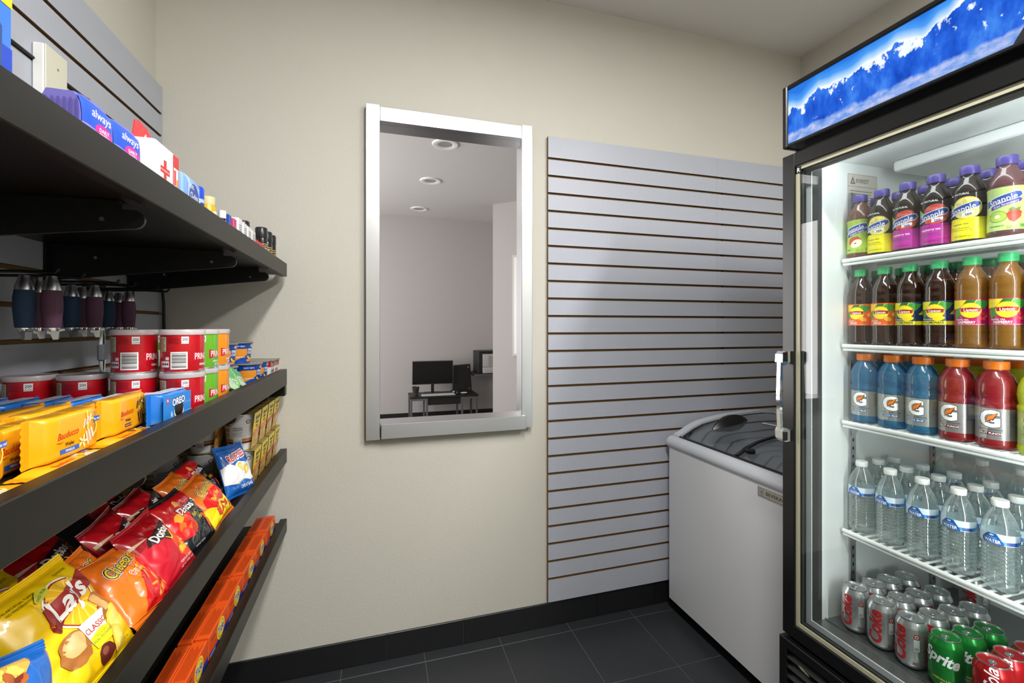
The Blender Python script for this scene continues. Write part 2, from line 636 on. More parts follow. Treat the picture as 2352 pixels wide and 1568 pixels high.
m_ofloor = mat('dark_office_carpet', '#2a2929', 0.95, noise_amt=0.2, noise_scale=200)
m_greym = mat('grey_metal_tube', '#7f7f82', 0.35, 0.7)
struct(MB().box(-2.0, 3.2, 6.0, 6.1, 0, ZC, m_paper).build('wall_office_back'))
struct(MB().box(-2.1, -2.0, YB + 0.075, 6.1, 0, ZC, m_paper).build('wall_office_left'))
struct(MB().box(3.2, 3.3, YB + 0.075, 6.1, 0, ZC, m_paper).build('wall_office_right'))
struct(MB().prism([(1.303, 5.09), (2.6, 3.80), (2.75, 3.95), (2.0, 5.999), (1.85, 5.999), (1.60, 5.16)], 'z', 0, ZC, m_paper).build('wall_office_angled'))
struct(MB().box(-2.1, 3.3, YB + 0.075, 6.1, ZC, ZC + 0.08, m_oceil).build('ceiling_office'))
struct(MB().box(-2.1, 3.3, YB + 0.075, 6.1, -0.08, 0, m_ofloor).build('floor_office'))
struct(MB().box(-2.0, 1.70, 5.985, 6.0, 0, 0.18, m_dark).build('baseboard_office'))
m_lens = mat('unlit_lamp_glass', '#9a9793', 0.3)
for k, (x, y) in enumerate([(0.516, 3.51), (0.506, 4.43), (0.496, 5.53)]):
    t = thing('recessed_light', 'unlit round recessed ceiling light seen through the window, %s from the top of the opening' % ORD[k], 'ceiling light', (x, y, ZC), group='recessed lights in the next room')
    MB().lathe([(0.055, -0.004), (0.075, -0.012), (0.098, -0.010), (0.105, 0.0)], m_white, 32, caps=False).build('trim_ring', t)
    MB().lathe([(0.0, -0.0015), (0.056, -0.0035)], m_lens, 28, caps=False).build('lens', t)

desk = thing('computer_desk', 'low dark desk with grey tube legs seen through the window', 'desk', (0.79, 5.63, 0))
MB().box(-0.41, 0.42, -0.19, 0.20, 0.445, 0.468, m_dark, 0.003).build('desktop', desk)
MB().box(-0.20, 0.20, -0.17, -0.155, 0.36, 0.445, m_dark).build('modesty_panel', desk)
def leg_frame(x0, x1, y):
    b = MB()
    t = 0.022
    b.box(x0, x0 + t, y, y + t, 0.0, 0.420, m_greym)
    b.box(x1 - t, x1, y, y + t, 0.0, 0.420, m_greym)
    b.box(x0, x1, y, y + t, 0.420, 0.445, m_greym)
    b.build('leg_frame', desk)
leg_frame(-0.405, -0.20, -0.19)
leg_frame(0.205, 0.41, -0.19)
leg_frame(-0.405, -0.20, 0.17)
leg_frame(0.205, 0.41, 0.17)
mon = thing('monitor', 'wide black computer monitor on the desk beyond the window', 'monitor', (0.675, 5.68, 0.469))
m_screen = mat('black_screen', '#060607', 0.18)
MB().box(-0.254, 0.254, -0.012, 0.02, 0.115, 0.410, m_greym, 0.004).build('bezel', mon)
MB().box(-0.249, 0.249, -0.0140, -0.0122, 0.122, 0.404, m_screen).build('screen', mon)
MB().box(-0.018, 0.018, 0.012, 0.03, 0.01, 0.20, m_dark).build('stand_neck', mon)
MB().box(-0.10, 0.10, -0.05, 0.10, 0.0, 0.010, m_dark, 0.003).build('stand_base', mon)
pc = thing('computer_tower', 'black computer tower standing beside the monitor on the desk', 'computer', (1.062, 5.78, 0.4685))
MB().prism([(-0.12, 0.0), (0.125, 0.0), (0.105, 0.35), (-0.11, 0.335)], 'y', -0.04, 0.045, m_dark).build('case', pc)
MB().box(0.065, 0.088, -0.0415, -0.040, 0.30, 0.325, m_greym).box(0.085, 0.10, -0.0415, -0.040, 0.025, 0.05, m_greym).build('badge', pc)
kb = thing('keyboard', 'white keyboard with light keys lying before the monitor', 'keyboard', (0.72, 5.50, 0.469))
MB().box(-0.205, 0.205, -0.055, 0.055, 0.0, 0.012, mat('light_grey_plastic', '#a9a9ab', 0.4), 0.003).build('key_tray', kb)
kk = MB()
for i in range(16):
    for j in range(5):
        kk.box(-0.196 + i * 0.0246, -0.196 + i * 0.0246 + 0.02, -0.047 + j * 0.019, -0.047 + j * 0.019 + 0.015, 0.012, 0.017, mat('key_grey', '#c6c6c8', 0.5))
kk.build('keys', kb)
cp = thing('tumbler_glass', 'dark patterned tumbler standing at the desk end by the keyboard', 'cup', (0.452, 5.52, 0.469))
MB().lathe([(0.030, 0.0), (0.044, 0.105), (0.0445, 0.112), (0.041, 0.112), (0.028, 0.006), (0.0, 0.006)], mat('dark_cup', '#39332e', 0.25, noise_amt=0.5, noise_scale=45), 24).build('cup_wall', cp)
ms = thing('computer_mouse', 'small black round ornament on the desk beside the keyboard', 'ornament', (0.965, 5.53, 0.469))
MB().lathe([(0.022, 0.0), (0.026, 0.012), (0.020, 0.028), (0.008, 0.036), (0.009, 0.045), (0.0, 0.052)], m_dark, 18).build('bead_body', ms)
ms.name = 'desk_ornament'
ds = thing('saucer', 'small white dish on the desk right of the black ornament', 'dish', (1.045, 5.56, 0.469))
MB().lathe([(0.026, 0.0), (0.045, 0.010), (0.046, 0.012), (0.026, 0.004), (0.0, 0.004)], m_white, 24).build('dish_body', ds)
bx_ = thing('card_box', 'little black card box with white print at the foot of the tower', 'box', (0.945, 5.66, 0.469))
MB().box(-0.045, 0.055, -0.02, 0.02, 0, 0.035, m_dark, 0.002).build('carton', bx_)
D().rect(-0.03, 0.008, 0.0, 0.026, '#b9b9b9').to(m := MB(), near_map(-0.02)); m.build('printed_label', bx_)
ps = thing('printer_shelf', 'dark floating shelf holding the printer by the wall corner', 'shelf', (1.35, 5.76, 0.705))
MB().box(-0.17, 0.26, -0.20, 0.225, -0.028, 0.0, m_dark, 0.003).build('board', ps)
MB().box(-0.170, 0.26, -0.2035, -0.2005, -0.028, 0.0, m_greym).build('edge_strip', ps)
pr = thing('printer', 'black and light grey printer on the floating shelf', 'printer', (1.40, 5.74, 0.7055))
MB().box(-0.155, 0.155, -0.13, 0.20, 0.0, 0.285, m_dark, 0.006).build('housing', pr)
lg = mat('printer_light_grey', '#b4b1ae', 0.45)
MB().box(-0.10, 0.155, -0.160, -0.131, 0.085, 0.25, lg, 0.004).build('front_cover', pr)
MB().box(-0.10, 0.155, -0.160, -0.131, 0.005, 0.082, lg, 0.004).build('paper_tray', pr)
MB().box(-0.03, 0.10, -0.162, -0.1603, 0.10, 0.225, mat('printer_panel_grey', '#a29f9d', 0.5)).build('flap', pr)
MB().box(0.03, 0.10, -0.162, -0.1603, 0.005, 0.03, m_dark).build('tray_grip', pr)
# framed notice on the angled wall
fr = thing('framed_notice', 'narrow white framed notice with black marks on the angled wall', 'picture', (1.545, 4.848, 0.97), R(-45))
MB().box(-0.07, 0.45, -0.03, -0.002, 0.0, 1.15, mat('cream_frame', '#c9c5bd', 0.5), 0.004).build('frame', fr)
MB().box(-0.045, 0.43, -0.0325, -0.0305, 0.03, 1.12, P('#e9e9e9')).build('sheet', fr)
dd = D()
for k, s_ in enumerate(['f', 'i', 'l', 'n', 'o', 'a', 't']):
    dd.text(s_, 0.02, 0.09 + 0.16 * k, 0.05, '#1a1a1a', 0.02)
dd.to(m := MB(), near_map(-0.0325)); m.build('printed_marks', fr)

# ================================================================== SNACK SHELVES
SF = -0.3126          # front edge of the shelves
SB = -0.7105          # slat panel face
SY0, SY1 = -0.35, 1.80
SURF = {1: 1.516, 2: 1.133, 3: 0.844, 4: 0.599}
LIP = {1: 1.539, 2: 1.156, 3: 0.867, 4: 0.612}
FAS = {1: 1.491, 2: 1.098, 3: 0.817, 4: 0.565}
SNAME = {1: 'top', 2: 'second', 3: 'third', 4: 'bottom'}
SWHAT = {1: 'under the toiletries, highest of the four', 2: 'carrying wafers and crisp canisters', 3: 'carrying chip bags and noodle cups', 4: 'carrying orange detergent boxes, lowest of the four'}
for i in (1, 2, 3, 4):
    t = thing('wall_shelf', 'long dark laminate shelf ' + SWHAT[i], 'shelf', group='dark shelves on the left slat panel')
    MB().box(SB + 0.002, SF - 0.022, SY0, SY1, max(FAS[i] + 0.006, SURF[i] - 0.025), SURF[i], m_black, 0.001).build('board', t)
    MB().box(SF - 0.0222, SF, SY0, SY1, FAS[i], LIP[i], m_black, 0.0015).build('front_lip', t)
    if i in (2,):
        MB().box(SF - 0.06, SF - 0.001, SY1 - 0.034, SY1 - 0.002, FAS[i] - 0.036, FAS[i], m_black, 0.001).build('end_cleat', t)
    zb = max(FAS[i] + 0.006, SURF[i] - 0.025)
    for y in (1.62, 1.27, 0.81, 0.36):
        b = MB()
        y0, y1 = y - 0.003, y + 0.003
        # tapered arm with a rounded nose, plus a flange against the panel
        nose = [(SF - 0.022 - 0.014 + 0.014 * math.cos(R(a)), zb - 0.026 + 0.014 * math.sin(R(a))) for a in range(-90, 91, 18)]
        outl = [(SB + 0.006, zb - 0.082)] + nose + [(SF - 0.05, zb - 0.012), (SF - 0.05, zb - 0.001), (SB + 0.006, zb - 0.001)]
        b.prism(outl, 'y', y0, y1, m_bracket)
        b.box(SB + 0.001, SB + 0.007, y - 0.014, y + 0.014, zb - 0.10, zb - 0.001, m_bracket)
        b.box(SB + 0.006, SF - 0.05, y - 0.011, y + 0.011, zb - 0.0025, zb - 0.0008, m_bracket)
        br = b.build('bracket', t)
        h = MB()
        for hx in (SF - 0.075, SB + 0.09):
            ring = [(hx + 0.0034 * math.cos(q * 0.63), y0 - 0.0002, zb - 0.028 + 0.0034 * math.sin(q * 0.63)) for q in range(10)]
            h.add(ring, [tuple(range(10))], m_steel)
        h.build('rivet', br)

# ------------------------------------------------------------------ snack bags (front looks along local +Z, top of the bag = local +Y, right = +X)
def bag_fn(w, h, T, seed):
    def thick(u, v):
        x, y = 2 * u / w, 2 * v / h
        yy = abs(y) / 0.88
        if yy >= 1 or abs(x) >= 1:
            return 0.0
        t = T * (1 - abs(x) ** 2.6) ** 0.5 * (1 - yy ** 3.2) ** 0.55
        n = noise.noise(Vector((u * 34, v * 20, seed * 3.1)))
        n2 = noise.noise(Vector((u * 70 + v * 25, v * 30 - u * 22, seed * 5.7 + 9)))
        edge = yy ** 3
        t += (0.0042 * n + 0.0018 * n2) * (1 - abs(x) ** 4) * (1 - yy ** 8)
        t += 0.0026 * edge * math.sin(u * 210 + seed * 2 + 2.5 * n) * (1 - abs(x) ** 3) * (1 - yy ** 6)
        cr = 1 - abs(noise.noise(Vector((u * 24 + v * 10, seed * 1.7, v * 13 - u * 6)))) * 2.2
        t += 0.0042 * max(0, cr) ** 3 * (1 - abs(x) ** 4) * (1 - yy ** 5)
        cr = 1 - abs(noise.noise(Vector((u * 12 - v * 26, seed * 2.3 + 4, u * 18)))) * 2.4
        t -= 0.0042 * max(0, cr) ** 3 * (1 - abs(x) ** 4) * (1 - yy ** 5)
        t += 0.004 * abs(noise.noise(Vector((u * 16 + v * 16, seed, v * 6)))) * (1 - abs(x) ** 4) * (1 - yy ** 6)
        return max(0.0004, t)
    def warp(u, v):
        y = 2 * v / h
        x = 2 * u / w
        k = 1 - 0.05 * (1 - y * y)
        vv = v - 0.006 * (1 - x * x) * (1 if v > 0 else -1) * abs(y) ** 3 * 0.6
        curl = 0.010 * max(0, abs(y) - 0.8) * 5 * noise.noise(Vector((u * 14, y * 2, seed + 0.5)))
        return u * k, vv, curl
    def front(u, v, l):
        a, b, c = warp(u, v)
        return (a, b, thick(u, v) + c + l)
    def back(u, v, l):
        a, b, c = warp(u, v)
        return (a, b, -0.75 * thick(u, v) + c - 0.0004)
    return front, back

def make_bag(name, w, h, T, seed, base, decal):
    root = thing(name, 'bag', 'snack bag')
    if decal:
        ku, kv = w / 0.146, h / 0.166
        decal.it = [([(x * ku, y * kv) for x, y in v_], f_, c_, n_, b_) for v_, f_, c_, n_, b_ in decal.it]
    fr_, bk_ = bag_fn(w, h, T, seed)
    mb = MB()
    nu, nv = 40, 48
    for fn in (fr_, bk_):
        v = [fn(-w / 2 + w * i / nu, -h / 2 + h * j / nv, 0) for j in range(nv + 1) for i in range(nu + 1)]
        f = [(j * (nu + 1) + i, j * (nu + 1) + i + 1, (j + 1) * (nu + 1) + i + 1, (j + 1) * (nu + 1) + i) for j in range(nv) for i in range(nu)]
        mb.add(v, f, base)
    mb.build('foil_pouch', root, 60)
    grid = [[Vector(fr_(-w / 2 + w * i / nu, -h / 2 + h * j / nv, 0)) for i in range(nu + 1)] for j in range(nv + 1)]
    def on_pouch(u, v, l):
        a = min(max((u + w / 2) / w * nu, 0), nu - 1e-6)
        c = min(max((v + h / 2) / h * nv, 0), nv - 1e-6)
        i, j = int(a), int(c)
        p, q = a - i, c - j
        r_ = grid[j][i] * ((1 - p) * (1 - q)) + grid[j][i + 1] * (p * (1 - q)) + grid[j + 1][i] * ((1 - p) * q) + grid[j + 1][i + 1] * (p * q)
        return (r_.x, r_.y, r_.z + l)
    if decal:
        pm = MB()
        decal.to(pm, on_pouch, dice=w / nu, dice_v=h / nv, lift=0.0006, step=0.00014)
        o = pm.build('printed_front', root, 60)
    seal = base
    for sgn in (1, -1):
        sm = MB()
        for k in range(3):
            y = sgn * (h / 2 - 0.0035 - 0.0035 * k)
            v = []
            for i in range(nu + 1):
                u = -w / 2 + w * i / nu
                for dy, l in ((-0.0012, 0.0002), (0, 0.0011), (0.0012, 0.0002)):
                    v.append(fr_(u, y + dy, l))
            f = []
            for i in range(nu):
                for q in range(2):
                    a = i * 3 + q
                    f.append((a, a + 3, a + 4, a + 1))
            sm.add(v, f, seal)
        sm.build('crimped_seal', root, 60)
    return root

m_by = mat('glossy_yellow_film', '#f0c40a', 0.30, coat=0.3)
m_bo = mat('glossy_orange_film', '#e8731a', 0.27, coat=0.4)
m_br = mat('glossy_red_film', '#b5121d', 0.22, coat=0.5)
m_bk = mat('glossy_black_film', '#17161a', 0.22, coat=0.5)
m_bb = mat('glossy_blue_film', '#1c63b8', 0.24, coat=0.4)
m_bred = mat('glossy_bright_red_film', '#d3161c', 0.22, coat=0.5)
m_byl = mat('glossy_lemon_film', '#f4d615', 0.24, coat=0.4)

def logo_outline(d, t, u, v, h, rot=0, sx=0.9, shear=0.0):
    d.text(t, u, v, h, '#f5f5f0', 0.10, shear, rot, sx)
    d.text(t, u, v, h, '#141210', 0.07, shear, rot, sx)
    d.text(t, u, v, h, '#f6c92b', 0.015, shear, rot, sx)

def d_potato():
    d = D()
    d.ell(0.012, 0.022, 0.037, 0.037, '#f4f0e2', 32)
    d.ell(0.012, 0.022, 0.0345, 0.0345, '#8e1d1b', 32)
    d.ell(0.012, 0.022, 0.0328, 0.0328, '#f0b51c', 32)
    bv, bf = [], []
    for k in range(16):
        a = k * math.pi / 8
        n = len(bv)
        bv += [(0.012 + 0.004 * math.cos(a), 0.022 + 0.004 * math.sin(a)), (0.012 + 0.032 * math.cos(a - 0.05), 0.022 + 0.032 * math.sin(a - 0.05)), (0.012 + 0.032 * math.cos(a + 0.05), 0.022 + 0.032 * math.sin(a + 0.05))]
        bf.append((n, n + 1, n + 2))
    d.put(bv, bf, '#f8d04a')
    d.ell(-0.028, -0.026, 0.024, 0.020, '#a9692f', 22, 20, 0.04, 1)
    d.ell(-0.026, -0.021, 0.017, 0.012, '#dcb071', 18, 20, 0.04, 2)
    d.ell(0.045, -0.006, 0.018, 0.021, '#a9692f', 22, -20, 0.04, 3)
    d.ell(0.042, -0.002, 0.012, 0.014, '#d7a765', 18, -20, 0.04, 4)
    d.poly([(-0.036, 0.013), (-0.028, 0.034), (0.045, 0.046), (0.062, 0.053), (0.056, 0.026), (-0.012, 0.010)], '#a3201d')
    d.poly([(-0.036, 0.013), (-0.030, 0.010), (-0.020, 0.018), (-0.012, 0.010), (-0.03, 0.0)], '#7c1513')
    d.text("Lay's", 0.011, 0.029, 0.026, '#f8f5ee', 0.03, 0.15, 9, 0.86)
    d.poly([(-0.010, -0.008), (0.032, -0.008), (0.028, -0.044), (-0.006, -0.044)], '#f4f2ea')
    d.text('CLASSIC', 0.011, -0.021, 0.0072, '#b5231f', 0.015, 0, 0, 0.95)
    d.poly([(-0.007, -0.030), (0.004, -0.028), (0.012, -0.0255), (0.020, -0.028), (0.030, -0.030), (0.028, -0.046), (-0.006, -0.046)], '#f5e21a')
    d.text('REAL POTATOES', 0.011, -0.037, 0.0032, '#3e7a2c', 0.01)
    d.text('MADE WITH', 0.011, -0.0325, 0.0022, '#3e7a2c')
    d.ell(0.047, -0.030, 0.019, 0.013, '#e8c246', 22, 55, 0.08, 5)
    d.ell(0.045, -0.030, 0.014, 0.009, '#f1d66d', 18, 55, 0.1, 6)
    d.ell(0.030, -0.054, 0.020, 0.013, '#e3ba3c', 22, 60, 0.08, 7)
    d.ell(0.029, -0.053, 0.015, 0.009, '#efd162', 18, 60, 0.1, 8)
    d.ell(0.003, -0.059, 0.0125, 0.0125, '#5a1f16', 20, 0, 0.06, 9)
    d.ell(0.001, -0.055, 0.006, 0.005, '#8e4a35', 14)
    d.text('NO ARTIFICIAL FLAVORS', -0.032, 0.060, 0.0030, '#4b4a12')
    d.text('NO PRESERVATIVES', -0.036, 0.055, 0.0030, '#4b4a12')
    d.text('GLUTEN FREE', 0.040, 0.063, 0.0030, '#4b4a12')
    d.ell(-0.012, 0.053, 0.014, 0.006, '#c7c63a', 18, 20)
    d.text('SINCE 1938', -0.012, 0.0525, 0.0032, '#2f5b1d', 0.01, 0, 20)
    d.text('GUARANTEED FRESH', 0.055, 0.026, 0.0026, '#55520f', 0, 0, -62)
    d.text('NET WT. 1 OZ.', 0.054, -0.064, 0.0028, '#6b3b10')
    return d
def d_crunch():
    d = D()
    d.poly([(-0.035, -0.072), (0.072, -0.072), (0.072, 0.056), (0.050, 0.036), (0.022, 0.008), (-0.004, -0.014)], m_bred)
    logo_outline(d, 'Cheetos', -0.006, 0.040, 0.024, 12, 0.82)
    d.text('Crunchy', 0.016, 0.014, 0.012, '#fbe9d0', 0.08, 0.2, 12, 0.8)
    d.text('Crunchy', 0.016, 0.014, 0.012, '#d4521a', 0.02, 0.2, 12, 0.8)
    rnd = random.Random(8)
    for k in range(9):
        u, v, a = rnd.uniform(0.018, 0.060), rnd.uniform(-0.052, 0.022), rnd.uniform(0, 180)
        d.ell(u, v, 0.013, 0.0032, '#f08a1c', 14, a, 0.3, k)
        d.ell(u - 0.001, v + 0.001, 0.009, 0.0014, '#f8b24c', 10, a, 0.3, k)
    d.text('CHEESE FLAVORED SNACKS', 0.036, -0.061, 0.0040, '#3a0a0a', 0.01)
    d.text('NET WT. 1 OZ.', 0.040, -0.068, 0.0034, '#3a0a0a')
    return d
def d_flame():
    d = D()
    d.poly([(-0.072, -0.072), (0.072, -0.072), (0.072, -0.005), (0.030, -0.018), (0.0, -0.010), (-0.03, -0.02), (-0.072, -0.012)], m_byl)
    d.poly([(-0.05, 0.012), (0.0, 0.020), (0.072, 0.020), (0.072, -0.014), (0.035, -0.028), (0.005, -0.018), (-0.028, -0.032), (-0.060, -0.012)], m_bred)
    logo_outline(d, 'Cheetos', -0.004, 0.036, 0.022, 10, 0.82)
    d.text("Flamin' Hot", 0.010, -0.002, 0.0125, '#f7d21c', 0.02, 0.25, 8, 0.8)
    rnd = random.Random(18)
    for k in range(12):
        u, v, a = rnd.uniform(-0.05, 0.055), rnd.uniform(-0.062, -0.03), rnd.uniform(0, 180)
        d.ell(u, v, 0.012, 0.0034, '#b8281a', 14, a, 0.3, k)
        d.ell(u, v + 0.001, 0.008, 0.0014, '#e2583a', 10, a, 0.3, k)
    d.text('NET WT. 1 OZ.', 0.030, -0.067, 0.0034, '#4a1206')
    return d
def chipshape(d, u, v, r, rot, seed):
    rnd = random.Random(seed)
    def tri(k, col):
        pts = []
        for i in range(3):
            a = R(rot + 120 * i + 90)
            b = R(rot + 120 * (i + 1) + 90)
            for q in range(6):
                x = (math.cos(a) * (6 - q) + math.cos(b) * q) / 6
                y = (math.sin(a) * (6 - q) + math.sin(b) * q) / 6
                j = k * r * (1 + rnd.uniform(-0.04, 0.04))
                pts.append((u + x * j, v + y * j))
        d.poly(pts, col)
    tri(1.0, '#d88a20')
    tri(0.82, '#efae3c')
    for q in range(9):
        d.ell(u + rnd.uniform(-0.3, 0.3) * r, v + rnd.uniform(-0.25, 0.35) * r, 0.0016, 0.0012, '#c4571a', 8)
def d_nacho():
    d = D()
    d.poly([(-0.072, -0.072), (0.072, -0.072), (0.072, 0.010), (0.010, 0.030), (-0.072, 0.020)], '#c4142a')
    d.ell(0.046, -0.020, 0.030, 0.040, '#d8482a', 22)
    d.poly([(-0.050, 0.018), (-0.040, 0.030), (0.030, 0.042), (0.058, 0.046), (0.016, -0.002), (0.004, 0.010)], '#2c1414')
    d.poly([(0.0, 0.022), (0.062, 0.032), (0.022, -0.004)], '#e8b23a')
    d.poly([(0.004, 0.020), (0.052, 0.028), (0.022, 0.001)], '#2c1414')
    d.text('Doritos', 0.004, 0.026, 0.019, '#3b3438', 0.07, 0.0, 6, 0.82)
    d.text('Doritos', 0.004, 0.026, 0.019, '#f2f0ee', 0.025, 0.0, 6, 0.82)
    d.poly([(-0.072, 0.044), (-0.03, 0.036), (-0.072, 0.036)], '#e9c8a0')
    chipshape(d, 0.040, -0.028, 0.024, 10, 4)
    chipshape(d, 0.052, -0.008, 0.019, 45, 5)
    d.text('TORTILLA CHIPS', 0.028, -0.056, 0.0052, '#f3e4df', 0.005)
    d.text('NET WT. 1 OZ. (28.3g)', 0.028, -0.065, 0.0046, '#f3e4df', 0.005)
    d.text('NACHO CHEESE', 0.052, 0.012, 0.0036, '#f3e4df', 0, 0, -60)
    return d
def d_hotblack():
    d = D()
    d.poly([(-0.072, 0.072), (0.072, 0.072), (0.072, 0.050), (0.010, 0.028), (-0.004, -0.010), (-0.030, -0.040), (-0.072, -0.030)], m_bred)
    rnd = random.Random(5)
    for k in range(7):
        d.ell(rnd.uniform(-0.05, -0.01), rnd.uniform(-0.03, 0.02), 0.013, 0.009, rnd.choice(['#e06a20', '#f09a2c', '#c9341c']), 12, rnd.uniform(0, 180), 0.5, k)
    d.ell(-0.010, 0.050, 0.012, 0.010, '#efb45c', 14, 30, 0.3, 3)
    d.text('Doritos', 0.006, 0.028, 0.018, '#2b282c', 0.08, 0.0, 4, 0.82)
    d.text('Doritos', 0.006, 0.028, 0.018, '#efeeee', 0.025, 0.0, 4, 0.82)
    d.text("Flamin'", 0.020, 0.004, 0.010, '#e6d62a', 0.0, 0.3, 10, 0.8)
    d.text('Hot', 0.030, -0.009, 0.011, '#e6d62a', 0.0, 0.3, 10, 0.8)
    d.poly([(0.038, -0.004), (0.060, -0.020), (0.044, -0.058), (0.034, -0.030)], '#c9401e')
    d.poly([(0.040, -0.010), (0.056, -0.021), (0.044, -0.050), (0.038, -0.030)], '#df6a38')
    d.text('TORTILLA CHIPS', -0.020, -0.062, 0.0046, '#d8d8d8')
    return d
def d_ridge():
    d = D()
    d.poly([(-0.072, 0.012), (-0.05, 0.020), (-0.02, 0.010), (0.0, 0.022), (0.03, 0.012), (0.072, 0.024), (0.072, -0.036), (0.04, -0.046), (0.01, -0.036), (-0.02, -0.048), (-0.072, -0.038)], '#f3f3f2')
    d.text('RUFFLES', 0.0, 0.040, 0.022, '#f6f6f6', 0.11, 0.1, 10, 0.80)
    d.text('RUFFLES', 0.0, 0.040, 0.022, '#c1202c', 0.03, 0.1, 10, 0.80)
    d.ell(0.005, 0.004, 0.011, 0.015, '#e9cf74', 16, 20, 0.15, 1)
    d.ell(0.032, -0.008, 0.019, 0.013, '#e6c765', 16, 40, 0.2, 2)
    d.ell(0.030, -0.007, 0.012, 0.007, '#f0dc95', 14, 40, 0.2, 3)
    d.text('ORIGINAL', 0.018, -0.056, 0.011, '#f5f5f5', 0.01, 0, 4, 0.85)
    return d
def d_bluehot():
    d = D()
    rnd = random.Random(15)
    d.poly([(-0.072, 0.072), (0.040, 0.072), (0.020, 0.044), (-0.072, 0.040)], '#caa24a')
    for k in range(9):
        d.ell(rnd.uniform(-0.06, 0.02), rnd.uniform(0.048, 0.066), 0.010, 0.007, rnd.choice(['#7c2c16', '#e8c75a', '#b05a22']), 10, rnd.uniform(0, 180), 0.5, k)
    d.poly([(0.02, -0.072), (0.072, -0.072), (0.072, 0.03), (0.052, 0.0), (0.045, -0.04)], m_bk)
    logo_outline(d, 'Cheetos', -0.012, 0.020, 0.026, 6, 0.85)
    d.text("Flamin' Hot", 0.0, -0.014, 0.013, '#e8e02a', 0.0, 0.3, 8, 0.8)
    d.text('PUFFS', 0.02, -0.036, 0.014, '#f2df2b', 0.04, 0.0, 6, 0.9)
    d.text('FLAVORED', 0.036, 0.0, 0.006, '#bcd2ee', 0.0, 0.2, 6)
    return d
BAGDEF = {
    'potato': ('potato_chip_bag', 0.150, 0.172, 0.022, 1, m_by, d_potato),
    'crunch': ('cheese_puff_bag', 0.106, 0.134, 0.017, 2, m_bo, d_crunch),
    'flame': ('cheese_puff_bag', 0.106, 0.130, 0.019, 3, m_bo, d_flame),
    'nacho': ('tortilla_chip_bag', 0.122, 0.140, 0.020, 4, m_br, d_nacho),
    'hotblack': ('tortilla_chip_bag', 0.122, 0.142, 0.020, 5, m_bk, d_hotblack),
    'ridge': ('ridged_chip_bag', 0.102, 0.146, 0.019, 6, m_bb, d_ridge),
    'bluehot': ('cheese_puff_bag', 0.132, 0.152, 0.020, 7, m_bb, d_bluehot),
}
def put_bag(kind, label, loc, tilt, yaw=0, twist=0):
    def mk():
        n, w, h, T, sd, base, dec = BAGDEF[kind]
        return make_bag(n, w, h, T, sd, base, dec())
    o = place('bag_' + kind, mk, label, 'snack bag', (0, 0, 0), group='snack bags on the third shelf')
    t = R(tilt)
    rgt, up = Vector((0, 1, 0)), Vector((-math.cos(t), 0, math.sin(t)))
    nrm = rgt.cross(up)
    M = Matrix((rgt, up, nrm)).transposed().to_4x4()
    M = Matrix.Rotation(R(yaw), 4, 'Z') @ M @ Matrix.Rotation(R(twist), 4, 'Z')
    o.matrix_basis = Matrix.Translation(Vector(loc)) @ M
    return o

